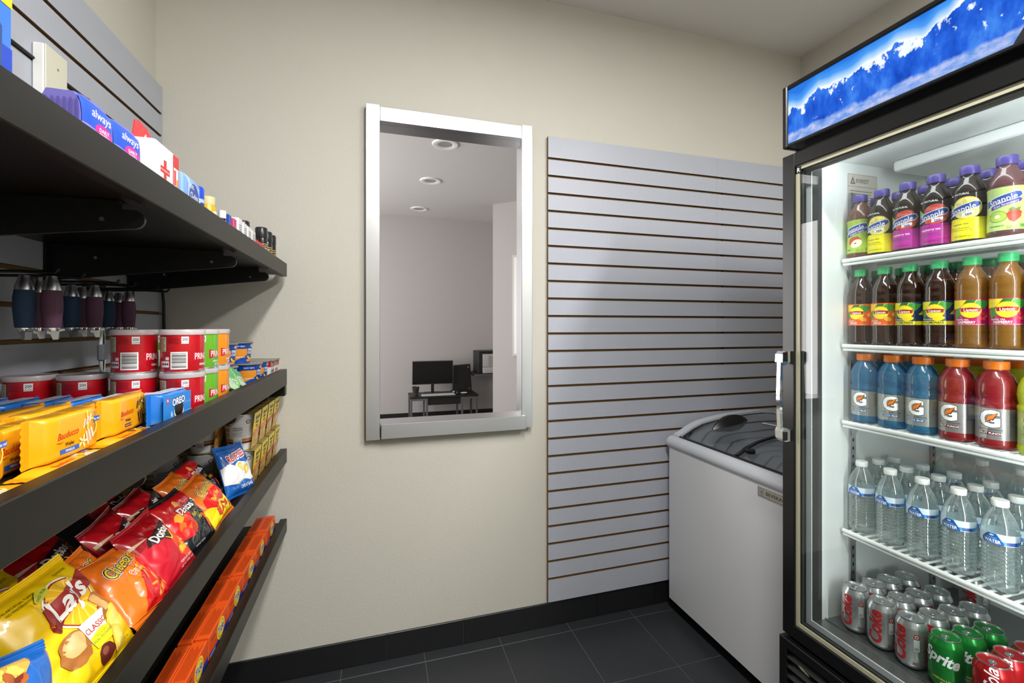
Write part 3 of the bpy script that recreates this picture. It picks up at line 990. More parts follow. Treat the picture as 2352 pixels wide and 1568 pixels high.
# ------------------------------------------------------------------ flow-wrapped packs (front = +X, long side = Y, height = Z)
def flow_pack(name, L, H, Dp, m_film, seed, front=None, top=None, fold=0.0):
    root = thing(name, 'pack', 'snack pack')
    rnd = random.Random(seed)
    sec = []
    fin, ramp = 0.011, 0.012
    N = 20
    def ring(y, h, d, z0, xc, c):
        # rounded rectangle, counter-clockwise in (x,z)
        pts = []
        c = min(c, h / 2 - 1e-4, d / 2 - 1e-4)
        c = max(c, 0.0002)
        for cx_, cz_, a0 in ((d / 2 - c, z0 + h / 2 - c, 0), (-d / 2 + c, z0 + h / 2 - c, 90), (-d / 2 + c, z0 - h / 2 + c, 180), (d / 2 - c, z0 - h / 2 + c, 270)):
            for q in range(5):
                a = R(a0 + 22.5 * q)
                pts.append((xc + cx_ + c * math.cos(a), y, cz_ + c * math.sin(a)))
        return pts
    hz = H / 2
    rows = []
    ys_ = [-L / 2, -L / 2 + fin, -L / 2 + fin + ramp * 0.5, -L / 2 + fin + ramp, -L * 0.2, 0, L * 0.2, L / 2 - fin - ramp, L / 2 - fin - ramp * 0.5, L / 2 - fin, L / 2]
    prm = [(1.04, 0.03), (1.02, 0.04), (1.0, 0.62), (1.0, 0.97), (0.99, 1.0), (1.0, 1.0), (0.99, 1.0), (1.0, 0.97), (1.0, 0.62), (1.02, 0.04), (1.04, 0.03)]
    v, f = [], []
    for y, (kh, kd) in zip(ys_, prm):
        j = 0 if kd < 0.1 else rnd.uniform(-0.0006, 0.0006)
        v += ring(y, H * kh, max(0.0012, Dp * kd), hz + j, fold * (1 if abs(y) > L / 2 - fin - 1e-6 else 0), 0.006 if kd > 0.1 else 0.0004)
    n = 20
    for i in range(len(ys_) - 1):
        for k in range(n):
            k2 = (k + 1) % n
            f.append((i * n + k, (i + 1) * n + k, (i + 1) * n + k2, i * n + k2))
    f.append(tuple(range(n)))
    f.append(tuple((len(ys_) - 1) * n + k for k in reversed(range(n))))
    MB().add(v, f, m_film).build('film_wrapper', root, 50)
    # zig-zag cut fins at both ends
    for sgn in (-1, 1):
        fz = MB()
        teeth = 14
        y0, y1 = sgn * L / 2, sgn * (L / 2 + 0.0025)
        vv, ff = [], []
        for q in range(teeth + 1):
            z = -0.02 * H + 1.04 * H * q / teeth
            vv.append((fold, y0, z))
            vv.append((fold, y1 if q % 2 else y0 + sgn * 0.0002, z))
        for q in range(teeth):
            ff.append((2 * q, 2 * q + 2, 2 * q + 3, 2 * q + 1))
        fz.add(vv, ff, m_film)
        for q in range(4):
            yy = sgn * (L / 2 - 0.0015 - 0.0024 * q)
            fz.box(fold - 0.0014, fold + 0.0014, yy - 0.0005, yy + 0.0005, 0.0, H, m_film)
        fz.build('crimped_end', root)
    pm = MB()
    if front:
        front.to(pm, front_map(Dp / 2, hz))
    if top:
        top.to(pm, top_map(H), lift=0.0008)
    if front or top:
        pm.build('printed_face', root)
    return root

m_waf = mat('golden_film', '#efaa16', 0.28, coat=0.35)
m_blu = mat('cookie_blue_film', '#2278d6', 0.26, coat=0.35)
def d_wafer(choc):
    d = D()
    # stylised stroke and wafer picture
    for q in range(10):
        a = R(100 - 34 * q)
        b = R(100 - 34 * (q + 1))
        d.poly([(0.032 + 0.011 * math.cos(a), 0.002 + 0.013 * math.sin(a)), (0.032 + 0.011 * math.cos(b), 0.002 + 0.013 * math.sin(b)), (0.032 + 0.0085 * math.cos(b), 0.002 + 0.0105 * math.sin(b)), (0.032 + 0.0085 * math.cos(a), 0.002 + 0.0105 * math.sin(a))], '#f7e06a')
    d.poly([(0.0195, 0.025), (0.0225, 0.026), (0.024, 0.002), (0.0215, -0.006)], '#f7e06a')
    w = ['#4a2413', '#c98a45', '#5b2c17', '#c98a45', '#3a1a0e'] if choc else ['#f1e6d4', '#d9a978', '#efe3d2', '#d9a978', '#f4ede0']
    for k, col in enumerate(w):
        d.poly([(0.014 + k * 0.0028, 0.004 + k * 0.002), (0.017 + k * 0.0028, 0.016 + k * 0.0012), (0.0195 + k * 0.0028, 0.015 + k * 0.0012), (0.0165 + k * 0.0028, 0.003 + k * 0.002)], col)
        d.poly([(0.022 + k * 0.0026, -0.020 + k * 0.002), (0.0175 + k * 0.0026, -0.002 + k * 0.001), (0.020 + k * 0.0026, -0.001 + k * 0.001), (0.0245 + k * 0.0026, -0.019 + k * 0.002)], col)
    if not choc:
        for q in range(5):
            d.ell(0.0125 + 0.005 * math.cos(R(72 * q)), -0.013 + 0.005 * math.sin(R(72 * q)), 0.0045, 0.0016, '#f6edb8', 10, 72 * q)
    d.text('Bauducco', -0.014, 0.003, 0.0082, '#cf3a1c', 0.012, 0.25, 3, 0.85)
    d.poly([(-0.039, -0.004), (-0.030, -0.0055), (-0.022, -0.005), (-0.030, -0.0068)], '#cf3a1c')
    d.text('Wafer', -0.012, -0.0095, 0.0046, '#5b330c', 0.02)
    if choc:
        d.rect(-0.022, -0.0200, -0.002, -0.0150, '#4a2413')
        d.text('CHOCOLATE', -0.012, -0.0175, 0.0022, '#f0dfc0', 0.01)
    else:
        d.rect(-0.030, -0.0205, 0.006, -0.0145, '#2a62c0')
        d.text('VANILLA', -0.012, -0.0175, 0.0030, '#f3f3f3', 0.02)
    d.rect(0.036, 0.008, 0.049, 0.0150, '#2a62c0' if not choc else '#3a1a0e')
    d.text('to go!', 0.0425, 0.0115, 0.0036, '#f3f3f3', 0.02)
    d.text('NET WT. 1.4 oz. 40 g', -0.020, -0.0245, 0.0022, '#5b330c')
    return d
def d_finetop(n, col, w=0.09, h=0.018):
    d = D()
    d.lines(-w / 2, -h / 2, -0.002, h / 2, n, col, 0.35)
    d.lines(0.003, -h / 2, w / 2, h / 2, n, col, 0.35)
    return d
def d_cookie():
    d = D()
    d.rect(-0.047, -0.0215, 0.047, 0.0215, '#2a86dc')
    d.ell(0.004, -0.008, 0.016, 0.0155, '#1a1412', 24)
    d.ell(0.004, -0.011, 0.016, 0.0135, '#f2f2f0', 24)
    d.ell(0.004, -0.008, 0.0145, 0.0125, '#1a1412', 24)
    d.text('OREO', 0.003, 0.008, 0.0115, '#123a86', 0.10, 0.0, 4, 0.95)
    d.text('OREO', 0.003, 0.008, 0.0115, '#f7f7f7', 0.035, 0.0, 4, 0.95)
    d.poly([(-0.037, 0.016), (-0.026, 0.016), (-0.034, 0.004)], '#d3203a')
    d.text('N', -0.033, 0.0125, 0.005, '#f5f5f5', 0.02)
    d.text('6', -0.020, -0.012, 0.009, '#eef4fb', 0.02)
    d.text('COOKIES', -0.020, -0.0185, 0.0024, '#eef4fb')
    d.text('NET WT 2.4 OZ', 0.034, 0.002, 0.0022, '#bcdcf8', 0, 0, 0)
    d.text('CHOCOLATE SANDWICH', 0.033, -0.014, 0.0020, '#bcdcf8')
    return d

def wafer(choc, flat):
    def mk():
        return flow_pack('wafer_pack', 0.134, 0.055, 0.010 if flat else 0.030, m_waf, 3 + choc, d_wafer(choc), d_finetop(6, '#6a4510', 0.09, 0.018) if not flat else None)
    return mk
def cookie(flat):
    def mk():
        return flow_pack('cookie_pack', 0.118, 0.050, 0.010 if flat else 0.036, m_blu, 9, d_cookie(), (D().rect(-0.042, -0.011, -0.002, 0.011, '#dfe6f2').rect(0.002, -0.011, 0.042, 0.011, '#dfe6f2').lines(-0.040, -0.009, -0.006, 0.009, 5, '#7f95bd').lines(0.006, -0.009, 0.040, 0.009, 5, '#7f95bd')) if not flat else None)
    return mk
S2 = SURF[2]
G = 'snack packs on the second shelf'
# flat packs on the board (front face turned up: rotate about the long axis)
def flatpack(key, mk, label, x, y, rz=0, z=S2):
    o = place(key, mk, label, 'snack pack', (0, 0, 0), 0, G)
    # local +X (front) -> world up, local +Z (height) -> world -X, local +Y stays
    M = Matrix(((0, 0, -1), (0, 1, 0), (1, 0, 0))).to_4x4()
    o.matrix_basis = Matrix.Translation((x, y, z)) @ Matrix.Rotation(rz, 4, 'Z') @ M
    return o
W, WZ = place, S2 + 0.0115
FZ = S2 + 0.0055
flatpack('wf0', wafer(0, True), 'flat golden vanilla wafer pack lying under the front vanilla wafer', -0.3375, 0.700, 0.015, FZ)
flatpack('wf1', wafer(1, True), 'flat golden wafer pack lying under the chocolate wafer by the shelf lip', -0.3375, 0.845, -0.02, FZ)
flatpack('wf0', None, 'flat golden wafer pack at the picture edge beside the blue biscuit pack', -0.3440, 0.554, 0.03, FZ)
W('w0', wafer(0, False), 'front vanilla wafer pack standing upright with blue flavour bar', 'snack pack', (-0.389, 0.722, WZ), R(-1), G)
W('w1', wafer(1, False), 'front chocolate wafer pack standing beside the blue cookies', 'snack pack', (-0.394, 0.872, WZ), R(1), G)
W('w0', None, 'vanilla wafer pack standing at the picture edge, its name half shaded', 'snack pack', (-0.396, 0.578, WZ), R(7), G)
for k, (x, y, a, c, lb) in enumerate([
        (-0.432, 0.700, 3, 0, 'golden wafer pack standing right behind the front vanilla wafer'),
        (-0.432, 0.842, 2, 1, 'golden wafer pack standing right behind the front chocolate wafer'),
        (-0.438, 0.562, 4, 0, 'golden wafer pack second in depth at the picture edge'),
        (-0.467, 0.690, -2, 1, 'golden wafer pack third in depth behind the front vanilla wafer'),
        (-0.468, 0.826, 2, 0, 'golden wafer pack third in depth beside the blue cookie rows'),
        (-0.476, 0.554, 2, 1, 'golden wafer pack third in depth at the picture edge'),
        (-0.504, 0.690, 2, 0, 'golden wafer pack deepest in line behind the front vanilla wafer'),
        (-0.504, 0.826, 0, 1, 'golden wafer pack deepest in line beside the blue cookie rows')]):
    W('w%d' % c, wafer(c, False), lb, 'snack pack', (x, y, S2 + 0.0015), R(a), G)
flatpack('ck_flat', cookie(True), 'flat blue cookie pack lying by the lip below the upright cookie pack', -0.3375, 0.968, -0.04, FZ)
place('ck', cookie(False), 'front blue cookie pack standing on a flat one beside the red canisters', 'snack pack', (-0.360, 0.946, WZ), R(-5), G)
for k, x in enumerate((-0.408, -0.452, -0.496, -0.540, -0.584, -0.628, -0.672)):
    place('ck', None, 'blue cookie pack %s in depth behind the front cookie pack' % ORD[k + 1], 'snack pack', (x, 0.970 + 0.005 * ((k * 3) % 2) - 0.002 * k, S2 + 0.0015), R((-2, 2, -2, 2, 0, 2, 0)[k]), G)
# blue and white biscuit pack cut by the left picture edge
bp_ = thing('biscuit_pack', 'blue biscuit pack printed with golden biscuits at the left picture edge', 'snack pack', (-0.352, 0.462, S2))
MB().box(-0.014, 0.014, -0.055, 0.060, 0.0005, 0.012, P('#2748a0'), 0.004).build('film_wrapper', bp_)
dd = D()
for k, (u, v) in enumerate([(0.012, 0.004), (0.032, 0.0), (-0.012, 0.003), (0.044, -0.005)]):
    dd.ell(u, v, 0.012, 0.006, '#d8dbe6', 16, 20, 0.1, k)
    dd.ell(u, v, 0.010, 0.0048, '#c98f3c', 16, 20, 0.1, k)
    dd.ell(u, v + 0.001, 0.007, 0.003, '#e6bd70', 14, 20, 0.1, k)
dd.to(m := MB(), top_map(0.012)); m.build('printed_top', bp_)

# ------------------------------------------------------------------ crisp canisters (mascot left out)
m_foil = mat('foil_rim', '#d4d2d2', 0.25, 0.8)
m_lid = clear('canister_lid', '#f2eef0', 0.08, diffuse=0.55, dcol='#e6dfe2')
def canister(hexc, hexdark, flav, cal, yaw):
    def mk():
        root = thing('crisp_canister', 'canister', 'canister')
        r, h = 0.0365, 0.0855
        body = [(r - 0.001, 0.0), (r, 0.002), (r, h - 0.010)]
        MB().lathe(body, mat('card_' + hexc, hexc, 0.28, coat=0.25), 40).build('card_tube', root)
        MB().lathe([(r - 0.002, 0.0), (r + 0.0012, 0.0), (r + 0.0012, 0.003), (r, 0.0035)], m_foil, 40, caps=False).build('bottom_rim', root)
        MB().lathe([(r + 0.0002, h - 0.0105), (r + 0.0016, h - 0.010), (r + 0.0022, h - 0.002), (r + 0.001, h), (r - 0.002, h - 0.0012), (0.0, h - 0.0014)], m_lid, 40, caps=False).build('plastic_lid', root)
        d = D()
        y = R0 = r
        fm = cyl_map([(r, 0), (r, h)], r, yaw)
        # front: name in its bow-tie, flavour below
        d.poly([(-0.027, 0.042), (-0.010, 0.038), (0.010, 0.038), (0.027, 0.042), (0.027, 0.022), (0.010, 0.027), (-0.010, 0.027), (-0.027, 0.022)], '#c2102a')
        d.text('PRINGLES', 0, 0.0325, 0.0125, '#f6f2f0', 0.012, 0, 0, 0.62)
        d.text(flav[0], 0, 0.016, 0.0042, '#fbfbf8', 0.02)
        if len(flav) > 1:
            d.text(flav[1], 0, 0.010, 0.0042, '#fbfbf8', 0.02)
        d.text('NET WT 1.3 OZ (37g)', 0, 0.0055, 0.0022, '#f0e8e6')
        # left of the front: calories badge, bar code, recycling marks, nutrition table
        d.rect(-0.046, 0.058, -0.034, 0.072, '#f4f4f2')
        d.text(cal, -0.040, 0.0665, 0.0052, '#141414', 0.01, 0, 0, 0.85)
        d.text('CALORIES', -0.040, 0.0605, 0.0022, '#141414')
        d.bars(-0.064, 0.008, -0.036, 0.042, 24, '#2a2f36', vertical=False)
        d.rect(-0.086, 0.012, -0.067, 0.024, '#eeeeee')
        for q in range(4):
            d.ell(-0.083 + 0.0044 * q, 0.0182, 0.0019, 0.0024, hexdark, 8)
        d.rect(-0.074, 0.026, -0.067, 0.032, '#e8e8e6')
        d.rect(-0.104, 0.042, -0.072, 0.072, '#1b1a12')
        d.rect(-0.1035, 0.0425, -0.0725, 0.0715, '#c9c8a2')
        d.lines(-0.102, 0.044, -0.075, 0.070, 9, '#35331c', 0.3)
        d.lines(-0.068, 0.058, -0.049, 0.071, 6, hexdark, 0.3)
        d.to(m := MB(), fm, dice=0.0032, lift=0.0003, step=0.00006)
        m.build('printed_wrap', root)
        return root
    return mk
H2 = 0.0856
can_r = canister('#c3121f', '#7c0c14', ('ORIGINAL',), '200', R(-2))
can_g = canister('#6bb52c', '#3d7a14', ('SOUR CREAM', '& ONION'), '210', R(2))
can_o = canister('#ee9320', '#a85f0e', ('CHEDDAR', 'CHEESE'), '200', R(2))
GC = 'crisp canisters on the second shelf'
def can(key, mk, lb, x, y, lvl):
    place(key, mk, lb, 'canister', (x, y, S2 + lvl * H2), 0, GC)
can('cr', can_r, 'lower red crisp canister in the front stack, half behind the blue cookies', -0.377, 1.066, 0)
can('cr', can_r, 'upper red crisp canister of the front stack next to the green one', -0.377, 1.066, 1)
can('cg', can_g, 'lower green crisp canister beside the front red stack', -0.377, 1.150, 0)
can('cg', can_g, 'upper green crisp canister beside the front red stack', -0.377, 1.150, 1)
can('co', can_o, 'lower orange crisp canister behind the gum packs', -0.377, 1.228, 0)
can('co', can_o, 'upper orange crisp canister next to the blue macaroni cups', -0.377, 1.228, 1)
can('cr', can_r, 'lower red crisp canister of the second stack, mostly hidden by cookies', -0.462, 1.075, 0)
can('cr', can_r, 'upper red crisp canister of the second stack, left of the front stack', -0.462, 1.075, 1)
can('cr', can_r, 'single red crisp canister behind the blue cookies under the hanging flasks', -0.548, 1.080, 0)
can('cr', can_r, 'single red crisp canister deepest on the shelf near the slat panel', -0.632, 1.085, 0)
can('cg', can_g, 'lower green crisp canister hidden behind the front green stack', -0.462, 1.158, 0)
can('cg', can_g, 'upper green crisp canister hidden behind the front green stack', -0.462, 1.158, 1)

# ------------------------------------------------------------------ macaroni cups
def mac_cup():
    root = thing('macaroni_cup', 'cup', 'food cup')
    h = 0.066
    prof = [(0.033, 0.0), (0.0335, 0.003), (0.041, h - 0.006), (0.0425, h - 0.004)]
    MB().lathe(prof, mat('cup_blue', '#1f4fae', 0.3, coat=0.2), 36).build('cup_wall', root)
    MB().lathe([(0.0415, h - 0.0055), (0.0442, h - 0.005), (0.0445, h - 0.0025), (0.043, h - 0.001), (0.0, h - 0.001)], mat('lid_foil_print', '#8f8d86', 0.3, 0.3, noise_amt=0.3, noise_scale=40), 36, caps=False).build('foil_lid', root)
    d = D()
    d.poly([(-0.10, 0.008), (-0.045, 0.010), (-0.012, 0.026), (-0.012, 0.0445), (-0.052, 0.0445), (-0.10, 0.030)], '#e8932a')
    d.poly([(-0.012, 0.0055), (0.018, 0.0055), (0.018, 0.012), (-0.012, 0.012)], '#e8932a')
    for q in range(9):
        a, b = R(200 + 16 * q), R(200 + 16 * (q + 1))
        d.poly([(0.004 + 0.017 * math.cos(a), 0.028 + 0.017 * math.sin(a)), (0.004 + 0.017 * math.cos(b), 0.028 + 0.017 * math.sin(b)), (0.004 + 0.0115 * math.cos(b), 0.028 + 0.0115 * math.sin(b)), (0.004 + 0.0115 * math.cos(a), 0.028 + 0.0115 * math.sin(a))], '#f4c431')
    d.text('mac&', 0.004, 0.043, 0.0095, '#f7f7f7', 0.03, 0, 0, 0.9)
    d.text('CHEESE', 0.004, 0.0325, 0.0066, '#f7f7f7', 0.03, 0, 0, 0.9)
    d.ell(0.006, 0.0535, 0.009, 0.004, '#f0e6e0', 18)
    d.text('KRAFT', 0.006, 0.0535, 0.0034, '#c2263a', 0.03)
    d.text('EASY MAC', -0.034, 0.052, 0.0042, '#dfe8f7', 0.01)
    d.text('original flavor', -0.034, 0.020, 0.0042, '#fbf3e2', 0.01)
    d.to(m := MB(), cyl_map(prof, 0.038, R(-14)), dice=0.004, lift=0.0003, step=0.00008)
    m.build('printed_wrap', root)
    return root
GM = 'macaroni cups on the second shelf'
for lb, x, y, z in [
        ('front lower macaroni cup half hidden by the green gum packs', -0.384, 1.560, 0),
        ('lower macaroni cup next to the hazelnut snack tubs', -0.384, 1.652, 0),
        ('lower macaroni cup behind the orange canisters', -0.420, 1.440, 0),
        ('upper macaroni cup peeking out beside the orange canisters', -0.420, 1.440, 1),
        ('upper macaroni cup fully seen, with orange flavour panel', -0.408, 1.556, 1)]:
    place('mac', mac_cup, lb, 'food cup', (x, y, S2 + z * 0.0655), 0, GM)

# ------------------------------------------------------------------ chewing gum packs
def gum():
    root = thing('gum_pack', 'gum', 'gum pack')
    MB().box(-0.006, 0.006, -0.034, 0.034, 0.0, 0.058, mat('gum_green', '#7cc36a', 0.25, coat=0.3), 0.003).build('sleeve', root)
    d = D()
    d.poly([(-0.033, 0.001), (0.033, 0.001), (0.033, 0.020), (-0.033, 0.030)], '#bfe0b4')
    d.poly([(-0.033, 0.040), (0.033, 0.046), (0.033, 0.057), (-0.033, 0.057)], '#5aae86')
    d.text('extra', 0, 0.032, 0.019, '#2c7f4e', 0.05, 0.2, 6, 0.85)
    d.text('extra', 0, 0.032, 0.019, '#f6faf5', 0.015, 0.2, 6, 0.85)
    d.text('spearmint', 0.006, 0.014, 0.006, '#f3f8f0', 0.0, 0.1)
    d.to(m := MB(), front_map(0.006)); m.build('printed_face', root)
    return root
place('gum', gum, 'green gum pack leaning in front of the orange canister', 'gum pack', (-0.356, 1.330, S2 + 0.007), 0, 'gum packs', rx=R(-22), ry=R(-24))
place('gum', None, 'green gum pack overlapping the other one, nearer the macaroni cups', 'gum pack', (-0.352, 1.392, S2 + 0.007), R(6), 'gum packs', rx=R(-20), ry=R(-28))

# ------------------------------------------------------------------ hazelnut snack tubs
def tub():
    root = thing('spread_tub', 'tub', 'snack tub')
    w0, w1, d0, d1, h = 0.024, 0.031, 0.020, 0.026, 0.060
    v = [(-d0, -w0, 0), (d0, -w0, 0), (d0, w0, 0), (-d0, w0, 0), (-d1, -w1, h), (d1, -w1, h), (d1, w1, h), (-d1, w1, h)]
    f = [(0, 3, 2, 1), (4, 5, 6, 7), (0, 1, 5, 4), (1, 2, 6, 5), (2, 3, 7, 6), (3, 0, 4, 7)]
    MB().add(v, f, P('#f0eeea')).build('tub_wall', root)
    MB().box(-d1 - 0.004, d1 + 0.004, -w1 - 0.003, w1 + 0.003, h, h + 0.002, mat('tub_foil', '#8a817a', 0.3, 0.4), 0.0008).build('foil_lid', root)
    k = (d1 - d0) / h
    fm = plane_map((d0, 0, 0), (0, 1, 0), Vector((k, 0, 1)), (1, 0, 0))
    d = D()
    d.poly([(-0.028, 0.040), (0.028, 0.040), (0.030, 0.059), (-0.030, 0.059)], '#3a1c14')
    d.poly([(-0.004, 0.040), (0.0285, 0.040), (0.030, 0.059), (0.008, 0.059)], '#c4202a')
    d.ell(-0.012, 0.047, 0.008, 0.005, '#d9c8a8', 12, 20)
    d.text('n', -0.018, 0.028, 0.013, '#141414', 0.02, 0, 0, 0.9)
    d.text('utella', 0.006, 0.028, 0.013, '#c4202a', 0.02, 0, 0, 0.62)
    d.ell(0.008, 0.009, 0.010, 0.006, '#4b2413', 14, 20, 0.3, 2)
    d.ell(-0.010, 0.009, 0.006, 0.005, '#8d5a2b', 12)
    d.to(m := MB(), fm); m.build('printed_face', root)
    nd = D()
    nd.poly([(-0.023, 0.040), (0.023, 0.040), (0.025, 0.059), (-0.025, 0.059)], '#3a1c14')
    nd.poly([(0.002, 0.040), (0.0235, 0.040), (0.025, 0.059), (0.012, 0.059)], '#c4202a')
    nd.lines(-0.016, 0.010, 0.014, 0.036, 7, '#8a8580')
    kk_ = (w1 - w0) / h
    nd.to(m := MB(), plane_map((0, -w0, 0), (1, 0, 0), Vector((0, -kk_, 1)), (0, -1, 0))); m.build('printed_side', root)
    return root
for lb, x, y, z in [
        ('front hazelnut snack tub next to the macaroni cups', -0.365, 1.712, 0),
        ('front hazelnut snack tub at the shelf end by the wall', -0.365, 1.776, 0),
        ('hazelnut snack tub behind the front pair, beside the upper macaroni cup', -0.425, 1.725, 0),
        ('hazelnut snack tub deepest by the back wall', -0.425, 1.790, 0)]:
    place('tub', tub, lb, 'snack tub', (x, y, S2), 0, 'hazelnut snack tubs')

# ------------------------------------------------------------------ noodle cups on the third shelf
S3 = SURF[3]
def noodle(orange):
    def mk():
        root = thing('noodle_cup', 'cup', 'food cup')
        h = 0.1065
        prof = [(0.0325, 0.0), (0.033, 0.004), (0.0435, h - 0.008), (0.0452, h - 0.006), (0.0452, h - 0.003), (0.043, h - 0.002)]
        MB().lathe(prof, mat('white_foam_cup', '#d8d8d6', 0.35, coat=0.2), 36).build('cup_wall', root)
        MB().lathe([(0.0455, h - 0.003), (0.0455, h - 0.0018), (0.0, h - 0.0018)], m_foil, 36, caps=False).build('paper_lid', root)
        d = D()
        d.rect(-0.150, 0.020, 0.0, 0.026, '#5b2030')
        d.rect(-0.150, 0.0275, 0.0, 0.034, '#b0701f')
        d.rect(-0.074, 0.016, -0.050, 0.036, '#d8d8d6')
        d.rect(-0.072, 0.017, -0.052, 0.029, '#7a3a48')
        d.rect(-0.0715, 0.0175, -0.0525, 0.0285, '#d8d8d6')
        d.lines(-0.070, 0.0185, -0.054, 0.0275, 3, '#7a3a48')
        d.text('CUIDADO', -0.062, 0.066, 0.0042, '#6d5a60', 0.02)
        d.text('CALIENTE', -0.062, 0.060, 0.0042, '#6d5a60', 0.02)
        d.lines(-0.076, 0.042, -0.048, 0.056, 5, '#8a8088', 0.3)
        d.text('Maruchan.', -0.105, 0.078, 0.0095, '#4e1f2e', 0.03, 0, 0, 0.9)
        d.text('Instant', -0.105, 0.062, 0.0115, '#b0701f', 0.03, 0, 0, 0.95)
        d.text('Lunch', -0.105, 0.047, 0.0115, '#b0701f', 0.03, 0, 0, 0.95)
        d.ell(-0.034, 0.083, 0.006, 0.006, '#4e3a48', 16)
        d.ell(-0.034, 0.083, 0.004, 0.004, '#b9b4b8', 14)
        d.to(m := MB(), cyl_map(prof, 0.040, 0), dice=0.005, lift=0.0003, step=0.00008)
        m.build('printed_wall', root)
        # card sleeve over front and lid
        b = MB()
        x0, x1, w = 0.0345, 0.0470, 0.041
        sl = mat('sleeve_yellow', '#f2d21f', 0.35)
        b.add([(x0, -w + 0.009, 0.002), (x0, w - 0.009, 0.002), (x1, w, h), (x1, -w, h), (x0 - 0.0006, -w + 0.009, 0.002), (x0 - 0.0006, w - 0.009, 0.002), (x1 - 0.0006, w, h), (x1 - 0.0006, -w, h)], [(0, 1, 2, 3), (4, 7, 6, 5), (0, 3, 7, 4), (1, 5, 6, 2)], sl)
        b.add([(x1, -w, h), (x1, w, h), (-x1, w, h), (-x1, -w, h), (x1, -w, h - 0.0006), (x1, w, h - 0.0006), (-x1, w, h - 0.0006), (-x1, -w, h - 0.0006)], [(0, 1, 2, 3), (4, 7, 6, 5)], mat('sleeve_top', '#8c7a45', 0.4, noise_amt=0.35, noise_scale=30))
        b.build('card_sleeve', root)
        k = (x1 - x0) / (h - 0.002)
        fm = plane_map((x0, 0, 0.002), (0, 1, 0), (k, 0, 1), (1, 0, 0))
        c1 = '#e6662a' if orange else '#b0286e'
        d = D()
        d.poly([(-0.032, 0.0), (0.032, 0.0), (0.037, 0.048), (0.0, 0.042), (-0.037, 0.040)], '#d9a85a')
        for q in range(9):
            rq = random.Random(q)
            d.ell(rq.uniform(-0.024, 0.024), rq.uniform(0.006, 0.034), 0.012, 0.0022, rq.choice(['#e8c27e', '#c88f3e', '#b5762c', '#efd59b']), 10, rq.uniform(-60, 60), 0.2, q)
        d.poly([(-0.0365, 0.034), (-0.02, 0.041), (0.02, 0.044), (0.038, 0.052), (0.0385, 0.062), (0.02, 0.055), (-0.02, 0.052), (-0.0375, 0.046)], c1)
        d.text('Roast Chicken' if orange else 'Shrimp', 0, 0.0485, 0.0062, '#fbf3df', 0.01, 0.2, 6, 0.8)
        d.text('Maruchan', 0.004, 0.089, 0.0115, '#1a1610', 0.02, 0.1, 4, 0.72)
        d.text('Instant', 0, 0.0755, 0.0095, '#1a1610', 0.03, 0, 0, 0.8)
        d.text('Lunch', 0, 0.064, 0.0085, '#1a1610', 0.03, 0, 0, 0.8)
        d.ell(-0.031, 0.088, 0.004, 0.008, '#f4f4f0', 14)
        d.to(m := MB(), fm); m.build('printed_sleeve', root)
        return root
    return mk
GN = 'noodle cups on the third shelf'
for k, y in enumerate((1.503, 1.595, 1.687, 1.779)):
    o_ = k < 2
    for lv in (0, 1):
        place('nd%d' % o_, noodle(o_), '%s instant noodle cup with %s band, %s from the chip bags in the front row' % (('lower', 'upper')[lv], ('magenta', 'orange')[o_], ORD[k]), 'food cup', (-0.385, y, S3 + 0.107 * lv), 0, GN)
for k, x in enumerate((-0.480, -0.575, -0.662)):
    for lv in (0, 1):
        place('nd1', None, '%s instant noodle cup in shade, %s step back from the front row toward the wall' % (('lower', 'upper')[lv], ORD[k]), 'food cup', (x, 1.503 - 0.02 * k, S3 + 0.107 * lv), (R(0), R(25), R(-18))[k], GN)

# ------------------------------------------------------------------ chip bags
put_bag('bluehot', 'blue and black cheese puff bag cut by the lower left picture corner', (-0.356, 0.560, 0.908), 68, -6, -20)
put_bag('potato', 'big yellow potato chip bag with red ribbon logo lying in front', (-0.392, 0.727, 0.915), 54, -3, 0)
put_bag('potato', 'yellow potato chip bag tucked in shade behind the big yellow one', (-0.438, 0.712, 0.918), 54, 2, 2)
put_bag('potato', 'yellow potato chip bag furthest back at the picture edge', (-0.482, 0.690, 0.920), 56, 4, -3)
put_bag('crunch', 'orange and red crunchy cheese snack bag beside the big yellow bag', (-0.383, 0.868, 0.896), 47, -4, -6)
put_bag('crunch', 'orange cheese snack bag peeking out behind the crunchy one', (-0.420, 0.850, 0.900), 52, 0, 2)
put_bag('nacho', 'red tortilla chip bag with white name lying in the middle of the shelf', (-0.384, 0.968, 0.903), 52, -3, 3)
put_bag('nacho', 'dark red tortilla chip bag lying behind the middle red one', (-0.440, 0.982, 0.912), 50, 4, 3)
put_bag('nacho', 'red tortilla chip bag in deep shade behind the yellow and orange bags', (-0.500, 0.910, 0.910), 48, -4, 6)
put_bag('nacho', 'red tortilla chip bag in shade furthest back before the noodle cups', (-0.505, 1.105, 0.925), 50, 3, -5)
put_bag('hotblack', 'black and red hot tortilla chip bag beside the middle red one', (-0.382, 1.080, 0.905), 54, -6, 0)
put_bag('hotblack', 'black and red tortilla chip bag behind the yellow hot cheese bag', (-0.432, 1.310, 0.915), 48, 0, 4)
put_bag('nacho', 'red tortilla chip bag in shade behind the black hot one', (-0.442, 1.095, 0.915), 50, 3, 4)
put_bag('flame', 'yellow and red hot cheese snack bag before the blue ridged chips', (-0.382, 1.212, 0.902), 53, -9, 10)
put_bag('flame', 'orange cheese snack bag peeking between black and yellow hot bags', (-0.424, 1.205, 0.915), 52, 0, 4)
put_bag('ridge', 'blue and white ridged chip bag leaning on the noodle cups', (-0.374, 1.398, 0.917), 68, -24, -4)

